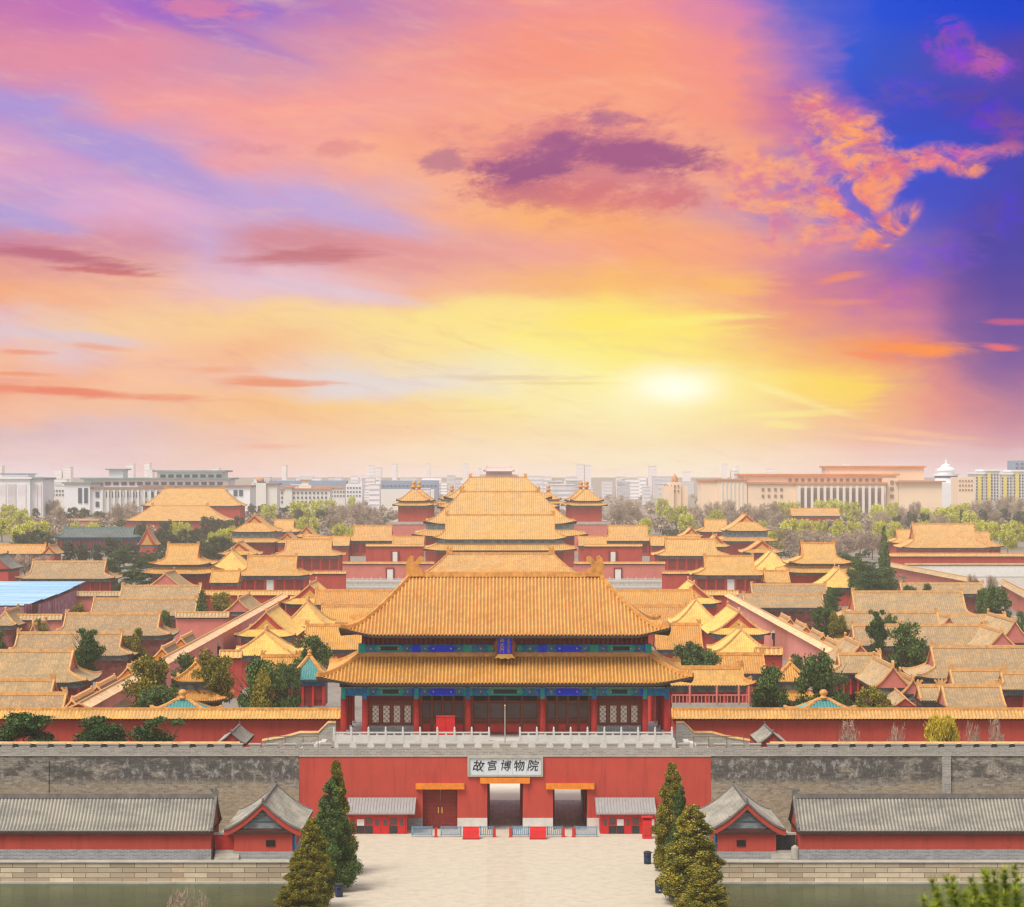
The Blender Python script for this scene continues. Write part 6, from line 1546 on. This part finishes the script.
# near conifers on the causeway
T('near_green', 330, 781, 893, 27, 'broad blue-green conifer behind the front rusty ones, left of the plaza', Y=252)
T('near_olive', 336, 762, 884, 21, 'tallest slender conifer left of the plaza, against the red wall', Y=262)
T('near_olive', 312, 819, 0, 25, 'rusty olive conifer left of the plaza, second from the viewer', Y=241)
T('near_olive', 300, 849, 0, 24, 'short rusty conifer at the lower frame edge, left of the plaza', Y=236)
T('near_olive', 672, 764, 879, 22, 'tallest slender conifer right of the plaza, against the red wall', Y=263)
T('near_green', 681, 786, 884, 17, 'narrow greener conifer right of the plaza, between the tall and the broad one', Y=256)
T('near_olive', 693, 806, 0, 36, 'broadest rusty conifer right of the plaza, beside the grey gabled house', Y=245)
T('near_olive', 704, 868, 0, 30, 'short golden-brown conifer at the lower frame edge, right of the plaza', Y=234)
# flat pines and shrubs between the city wall and garden wall
for px, pt, hw, l in ((24, 714, 40, 'flat-topped dark pine at the left edge before the red garden wall'), (104, 715, 38, 'flat-topped pine, middle one before the left garden wall'), (160, 714, 38, 'bright green flat-topped pine nearest the rails, left garden wall')):
    T('pine', px, pt, 0, hw, l, Y=325)
T('forsythia', 940, 715, 0, 20, 'bright yellow flowering shrub before the right garden wall', Y=322, cat='shrub')
T('dry', 848, 720, 0, 14, 'thin bare shrub before the right garden wall, left of the yellow one', Y=324, cat='shrub')
T('dry', 895, 725, 0, 10, 'small bare shrub just left of the yellow shrub', Y=324, cat='shrub')
T('dry', 974, 724, 0, 12, 'bare shrub right of the yellow shrub', Y=324, cat='shrub')
T('dry', 996, 717, 0, 9, 'spindly bare tree near the right edge before the red wall', Y=323)
for key, px, pt, pb, hw, l in [
 ('pine', 87, 625, 672, 21, 'tall dark pine rising between tan roofs at left'),
 ('olive', 38, 618, 634, 11, 'round olive bush by the tarpaulin wall'), ('olive', 79, 603, 616, 10, 'round bush below the tarpaulin fence end'),
 ('cypress', -1, 629, 646, 9, 'dark bush cut by the left edge'), ('olive', 135, 627, 650, 13, 'sunny olive bush at the end of the orange-tan roof'),
 ('cypress', 166, 611, 630, 9, 'dark green bush behind the end of the wide pale roof'),
 ('olive', 148, 655, 706, 23, 'large olive tree over the left diagonal wall'), ('cypress', 160, 683, 712, 24, 'low spreading green trees below the large olive tree'),
 ('olive', 214, 650, 696, 22, 'olive-brown tree behind the round-topped pavilion'), ('cypress', 186, 652, 690, 18, 'green tree left of the round-topped pavilion finial'),
 ('cypress', 262, 655, 712, 26, 'large dark green tree cluster left of the turquoise pavilion'), ('olive', 262, 668, 716, 14, 'brownish tree in front of the dark cluster left of the turquoise pavilion'),
 ('cypress', 310, 634, 678, 22, 'green tree behind the turquoise pavilion roof'), ('cypress', 287, 660, 700, 15, 'green tree between the dark cluster and the turquoise pavilion'),
 ('conifer', 202, 589, 614, 10, 'single dark cypress at the right end of a pale tan roof'), ('olive', 222, 592, 607, 12, 'olive shrub by the pale gabled house, left'),
 ('cypress', 692, 640, 676, 22, 'rounded tree right of the tower between yellow roofs'), ('cypress', 710, 652, 680, 14, 'smaller green tree beside the rounded one, right of the tower'),
 ('cypress', 771, 664, 716, 24, 'dark leafy tree left of the tallest right garden tree'), ('cypress', 817, 649, 716, 24, 'tallest dark tree in the right garden'),
 ('cypress', 797, 655, 690, 11, 'small bright green tree between the two right garden trees'), ('cypress', 838, 672, 706, 14, 'low green tree right of the tallest garden tree'),
 ('cypress', 824, 604, 628, 14, 'rounded tree beside the lane gates on the right'), ('olive', 838, 612, 630, 10, 'small olive tree right of the rounded one by the lane gates'),
 ('pine', 877, 606, 650, 14, 'tall dark pine before the largest pale roof on the right'), ('cypress', 890, 612, 640, 9, 'dark bush against the tall pine on the right'),
 ('cypress', 908, 624, 672, 24, 'big rounded dark tree between tan roofs on the right'), ('cypress', 913, 616, 628, 7, 'small round bush above the big rounded dark tree'),
 ('cypress', 997, 584, 620, 15, 'large dark tree of the pair at the right edge'), ('cypress', 982, 589, 614, 10, 'left smaller dark tree of the pair at the right edge'), ('cypress', 1020, 610, 622, 5, 'tiny bush at the right edge by the dark pair'),
 ('cypress', 909, 584, 596, 8, 'left one of two rounded bushes before a tan roof, right'), ('cypress', 926, 584, 596, 8, 'right one of two rounded bushes before a tan roof, right'),
 ('olive', 870, 686, 710, 16, 'light green shrub below the arched-window hall'), ('olive', 884, 692, 710, 11, 'yellow-green shrub by the slanting lane wall'),
 ('cypress', 858, 560, 588, 13, 'dark clump at the left of the pine grove above the largest pale roof'), ('cypress', 884, 566, 590, 15, 'dark clump at the right of the pine grove above the largest pale roof'), ('pine', 871, 572, 594, 20, 'broad dark pine in the middle of the grove just above the largest pale roof'), ('cypress', 831, 590, 612, 10, 'dark clump between the long tan roofs and the largest pale roof'),
 ('conifer', 884, 526, 572, 7, 'tall dark spire-like tree behind the right pine grove'), ('conifer', 886, 545, 582, 9, 'dark tree at the foot of the spire-like one on the right'),
]: T(key, px, pt, pb, hw, l)
random.seed(4)
for px, pt, hw in ((850, 554, 17), (868, 560, 19), (884, 570, 18), (862, 572, 20), (896, 575, 15), (846, 577, 17), (872, 581, 20), (834, 586, 14), (828, 597, 13)):
    T('pine', px, pt, pt + 22, hw, 'one of the flat-topped dark pines in the right grove above the largest pale roof', group='dark pine grove on the right', Y=Yd(pt + 24, 0))
for px, pt, hw in ((120, 549, 16), (140, 553, 17), (110, 560, 18), (155, 560, 16), (132, 566, 20), (150, 571, 18), (108, 573, 14), (125, 580, 16)):
    T('pine', px, pt, pt + 22, hw, 'one of the flat-topped green pines in the left grove beside the tan hall', group='green pine grove on the left', Y=Yd(pt + 24, 0))
# evergreen belt and others
def belt(key, items, label, group, H=26):
    for (px, pt, hw) in items: T(key, px, pt, 0, hw, label, Y=Yd(pt + H, 0), group=group)
belt('dark', [(68, 541, 8), (82, 541, 7), (98, 543, 7), (112, 537, 11), (124, 542, 10), (133, 543, 9)], 'one of the dark evergreens before the green roofed hall', 'evergreens before the green roofed hall')
belt('dark', [(20, 532, 10), (33, 528, 10), (45, 531, 10), (143, 522, 9), (150, 530, 11), (160, 528, 9), (166, 520, 8), (172, 532, 9), (182, 529, 7), (194, 528, 8), (205, 538, 8), (214, 536, 9), (224, 536, 10), (232, 542, 8), (206, 516, 8), (216, 517, 9), (228, 518, 8), (240, 516, 8)], 'one of the dark evergreens around the large far left hall', 'evergreens in the left tree belt', 30)
belt('dark', [(252, 504, 6), (262, 503, 6), (270, 506, 7), (285, 506, 7), (298, 508, 6), (320, 510, 7), (330, 506, 6), (60, 509, 8), (72, 507, 8), (84, 508, 8), (100, 510, 7), (36, 508, 6)], 'one of the small dark evergreens in front of the white museum and cupola building', 'far evergreens, left', 20)
belt('willow', [(8, 503, 12), (22, 508, 10), (2, 516, 12), (38, 519, 15), (22, 523, 13), (92, 522, 9), (75, 521, 6), (172, 521, 7), (185, 521, 8), (225, 527, 10), (214, 531, 9), (236, 525, 8), (308, 515, 12), (296, 518, 8), (340, 522, 8), (300, 500, 14), (318, 499, 10), (268, 503, 10), (330, 498, 8), (352, 495, 5)], 'one of the yellow-green spring trees in the left tree belt', 'spring trees on the left', 26)
belt('willow', [(351, 525, 6), (676, 504, 14), (645, 517, 9), (662, 497, 7)], 'one of the bright yellow-green trees close to the central roofs', 'spring trees at the centre', 26)
belt('willow', [(686, 512, 11), (716, 508, 10), (780, 500, 9), (793, 500, 9), (820, 499, 9), (835, 498, 10), (852, 500, 10), (878, 503, 10), (892, 501, 8), (925, 506, 8), (945, 506, 14), (960, 502, 12), (970, 510, 9), (790, 518, 12), (804, 518, 9), (820, 519, 9), (838, 519, 9), (855, 520, 9), (880, 519, 9), (895, 520, 9), (985, 519, 14), (1000, 521, 14), (1016, 520, 12), (1008, 528, 10), (762, 519, 7), (925, 520, 8), (775, 528, 14)], 'one of the yellow-green spring trees in the right tree belt', 'spring trees on the right', 28)
belt('bare', [(28, 494, 9), (42, 492, 9), (52, 500, 10), (58, 506, 9), (130, 502, 14), (118, 504, 9), (340, 505, 14), (355, 500, 12), (360, 508, 14), (370, 506, 12), (375, 515, 10), (24, 555, 14), (42, 556, 11), (338, 514, 10)], 'one of the leafless grey-brown trees in the left tree belt', 'bare trees on the left', 26)
belt('bare', [(617, 503, 12), (630, 500, 12), (700, 504, 10), (712, 502, 10), (728, 500, 12), (748, 503, 12), (757, 506, 12), (770, 503, 13), (776, 510, 13), (738, 512, 10), (785, 528, 18), (800, 533, 18), (815, 530, 18), (830, 534, 16), (845, 532, 16), (860, 530, 16), (872, 532, 12), (905, 505, 10), (915, 502, 8), (880, 512, 10), (990, 498, 12), (1005, 496, 12), (1018, 498, 10), (975, 500, 9), (995, 510, 9), (940, 515, 10), (900, 575, 8), (973, 575, 7), (992, 576, 8), (600, 511, 8)], 'one of the leafless reddish-brown trees in the right tree belt', 'bare trees on the right', 28)
belt('dark', [(1005, 508, 8), (985, 509, 8), (1020, 510, 8), (965, 511, 7), (912, 512, 7), (897, 514, 6), (925, 513, 8), (745, 505, 6)], 'one of the dark trees behind the far right golden hall', 'far evergreens, right', 24)
# woods that read as one mass
def wood(name, key_leaf, n_tr, xr, yr, h, size, label, per=110, elong=1.0, up=0, skip=None):
    bl = []
    k = 0
    while k < n_tr:
        y = math.sqrt(rng.uniform(yr[0] ** 2, yr[1] ** 2)); x = rng.uniform(-1, 1) * (xr * y)
        if skip and skip(x, y): continue
        hh = h * rng.uniform(.7, 1.2); k += 1
        for j in range(3): bl.append((x + rng.uniform(-3, 3), y + rng.uniform(-3, 3), hh * rng.uniform(.5, .75), hh * .3, hh * .3, hh * .28))
    me = leaf_mesh(name, blob_pts(bl, n_tr * per, .5), size, key_leaf, elong, up)
    o = bpy.data.objects.new(name, me); col.objects.link(o); return tag(o, label, 'woodland', kind='stuff')
cen = lambda x, y: abs(x) < 90 and y < 1600
wood('bare_woodland', 'bare', 520, .23, (1480, 2150), 10.5, .42, 'brown leafless woodland filling the far tree belt', 150, 3.0, .4, cen)
wood('evergreen_woodland', 'evergreen_far', 200, .23, (1300, 2150), 8.5, .8, 'dark evergreen woodland mixed through the far tree belt', 110, skip=cen)
wood('distant_woodland', 'bare', 500, .23, (2300, 4200), 9, .9, 'pale brown trees between far city blocks', 60, 2.0)
wood('palace_shrubbery', 'evergreen_far', 60, .20, (1060, 1200), 6, .45, 'dark shrubbery in far palace courtyards', 110, skip=lambda x, y: abs(x) < 100)
# dry shrub on the near bank and the pine on the hill
T('dry', 178, 890, 0, 18, 'pinkish dry shrub top at the lower edge over the moat, left', Y=207, cat='shrub')
T('dry', 203, 893, 0, 10, 'smaller dry shrub top right of the first at the lower edge, left', Y=206, cat='shrub')
def hillz(x, y): return 39.5 * max(0, 1 - math.hypot(x, y) / 185) ** 1.15
Yp = 40.0; xp = W(1030, Yp); zg = hillz(xp, Yp)
o = root('pine_tree', (xp, Yp, zg - .1), 'out-of-focus young green pine with reddish buds in the lower right corner', 'tree')
htop = Zr(876, Yp) - zg
tk = MB(); tk.tube((0,0,0), (0.1,0,htop * .97), .16, .03, 10)
nd_p = []; nd_d = []; buds = MB(); random.seed(9)
tips = []
for (px, py, dy) in [(933, 899, 0), (943, 893, .2), (953, 879, 0), (961, 899, .1), (968, 893, -.1), (945, 905, .3), (965, 900, .4), (975, 897, .3), (988, 893, .4), (1003, 903, .3), (1015, 900, .3), (1008, 890, .4), (1020, 890, .3), (948, 888, .5), (956, 900, .6), (963, 886, .5), (973, 889, .6), (984, 900, .5), (992, 890, .6), (993, 899, .1), (1006, 882, .6), (1023, 884, .5), (1018, 905, .6), (978, 905, .5), (936, 904, .4), (995, 905, .4), (1025, 900, .2), (1000, 876, .4), (1014, 878, .3), (978, 880, .1), (981, 890, 0), (990, 900, .2), (998, 868, .1), (1000, 884, -.1), (1004, 896, 0), (1012, 868, .2), (1017, 882, 0), (1019, 896, -.1), (1010, 905, .1), (950, 905, 0), (972, 905, .2), (1026, 868, .3), (1030, 890, 0), (996, 876, .25), (1008, 876, -.2), (985, 905, -.1), (940, 907, 0), (1022, 874, .1), (958, 890, .2)]:
    tips.append(Vector((W(px, Yp) - xp, dy * 3, Zr(py + 4, Yp) - zg)))
for i in range(110):
    z = random.uniform(htop * .35, htop * .93); a_ = random.uniform(0, 6.28); L = (htop - z) * .5 + .25; tips.append(Vector((math.cos(a_) * L * random.uniform(.4, 1), math.sin(a_) * L * random.uniform(.4, 1), z)))
lv = MB()
for tpt in tips:
    base_ = Vector((0.05, 0, max(.5, tpt.z - .55 - .35 * math.hypot(tpt.x, tpt.y)))); mid = Vector((tpt.x * .93, tpt.y * .93, tpt.z - .42))
    tk.tube(base_, mid, .018, .010, 5); tk.tube(mid, tpt, .010, .006, 5)
    buds.lathe(0, 0, [(.001, 0)], 3) if False else buds.tube(tpt, tpt + Vector((0, 0, .07)), .018, .006, 6)
    for seg in range(4):
        cpt = tpt.lerp(mid, seg * .3)
        for j in range(70):
            a_ = random.uniform(0, 6.28); el = random.uniform(-.25, 1.15); d = Vector((math.cos(a_) * math.cos(el), math.sin(a_) * math.cos(el), math.sin(el))); L = random.uniform(.12, .21)
            sd_ = d.cross(Vector((0, 0, 1))).normalized() * .009
            lv.add([cpt - sd_, cpt + sd_, cpt + d * L], [(0, 1, 2)])
lv.build('crown', 'pine_bright', o); tk.build('trunk', 'bark', o); buds.build('bud', 'brown', o)

# ------------------------------------------------------------------ haze
hz = MB().box(-1800, 1800, -120, 5200, -6, 90).build('haze', 'white'); hz.data.materials.clear()
hm_ = bpy.data.materials.new('haze_air'); hm_.use_nodes = True; nt = hm_.node_tree; nt.nodes.clear()
vo = nt.nodes.new('ShaderNodeVolumePrincipled'); vo.inputs['Color'].default_value = (1.0, 0.94, 0.89, 1); vo.inputs['Density'].default_value = HAZE_D; vo.inputs['Anisotropy'].default_value = -0.3
ou = nt.nodes.new('ShaderNodeOutputMaterial'); nt.links.new(vo.outputs[0], ou.inputs['Volume']); hz.data.materials.append(hm_)
hz['kind'] = 'stuff'; hz['label'] = 'pale pink haze lying over the far city'
hz.display_type = 'WIRE'
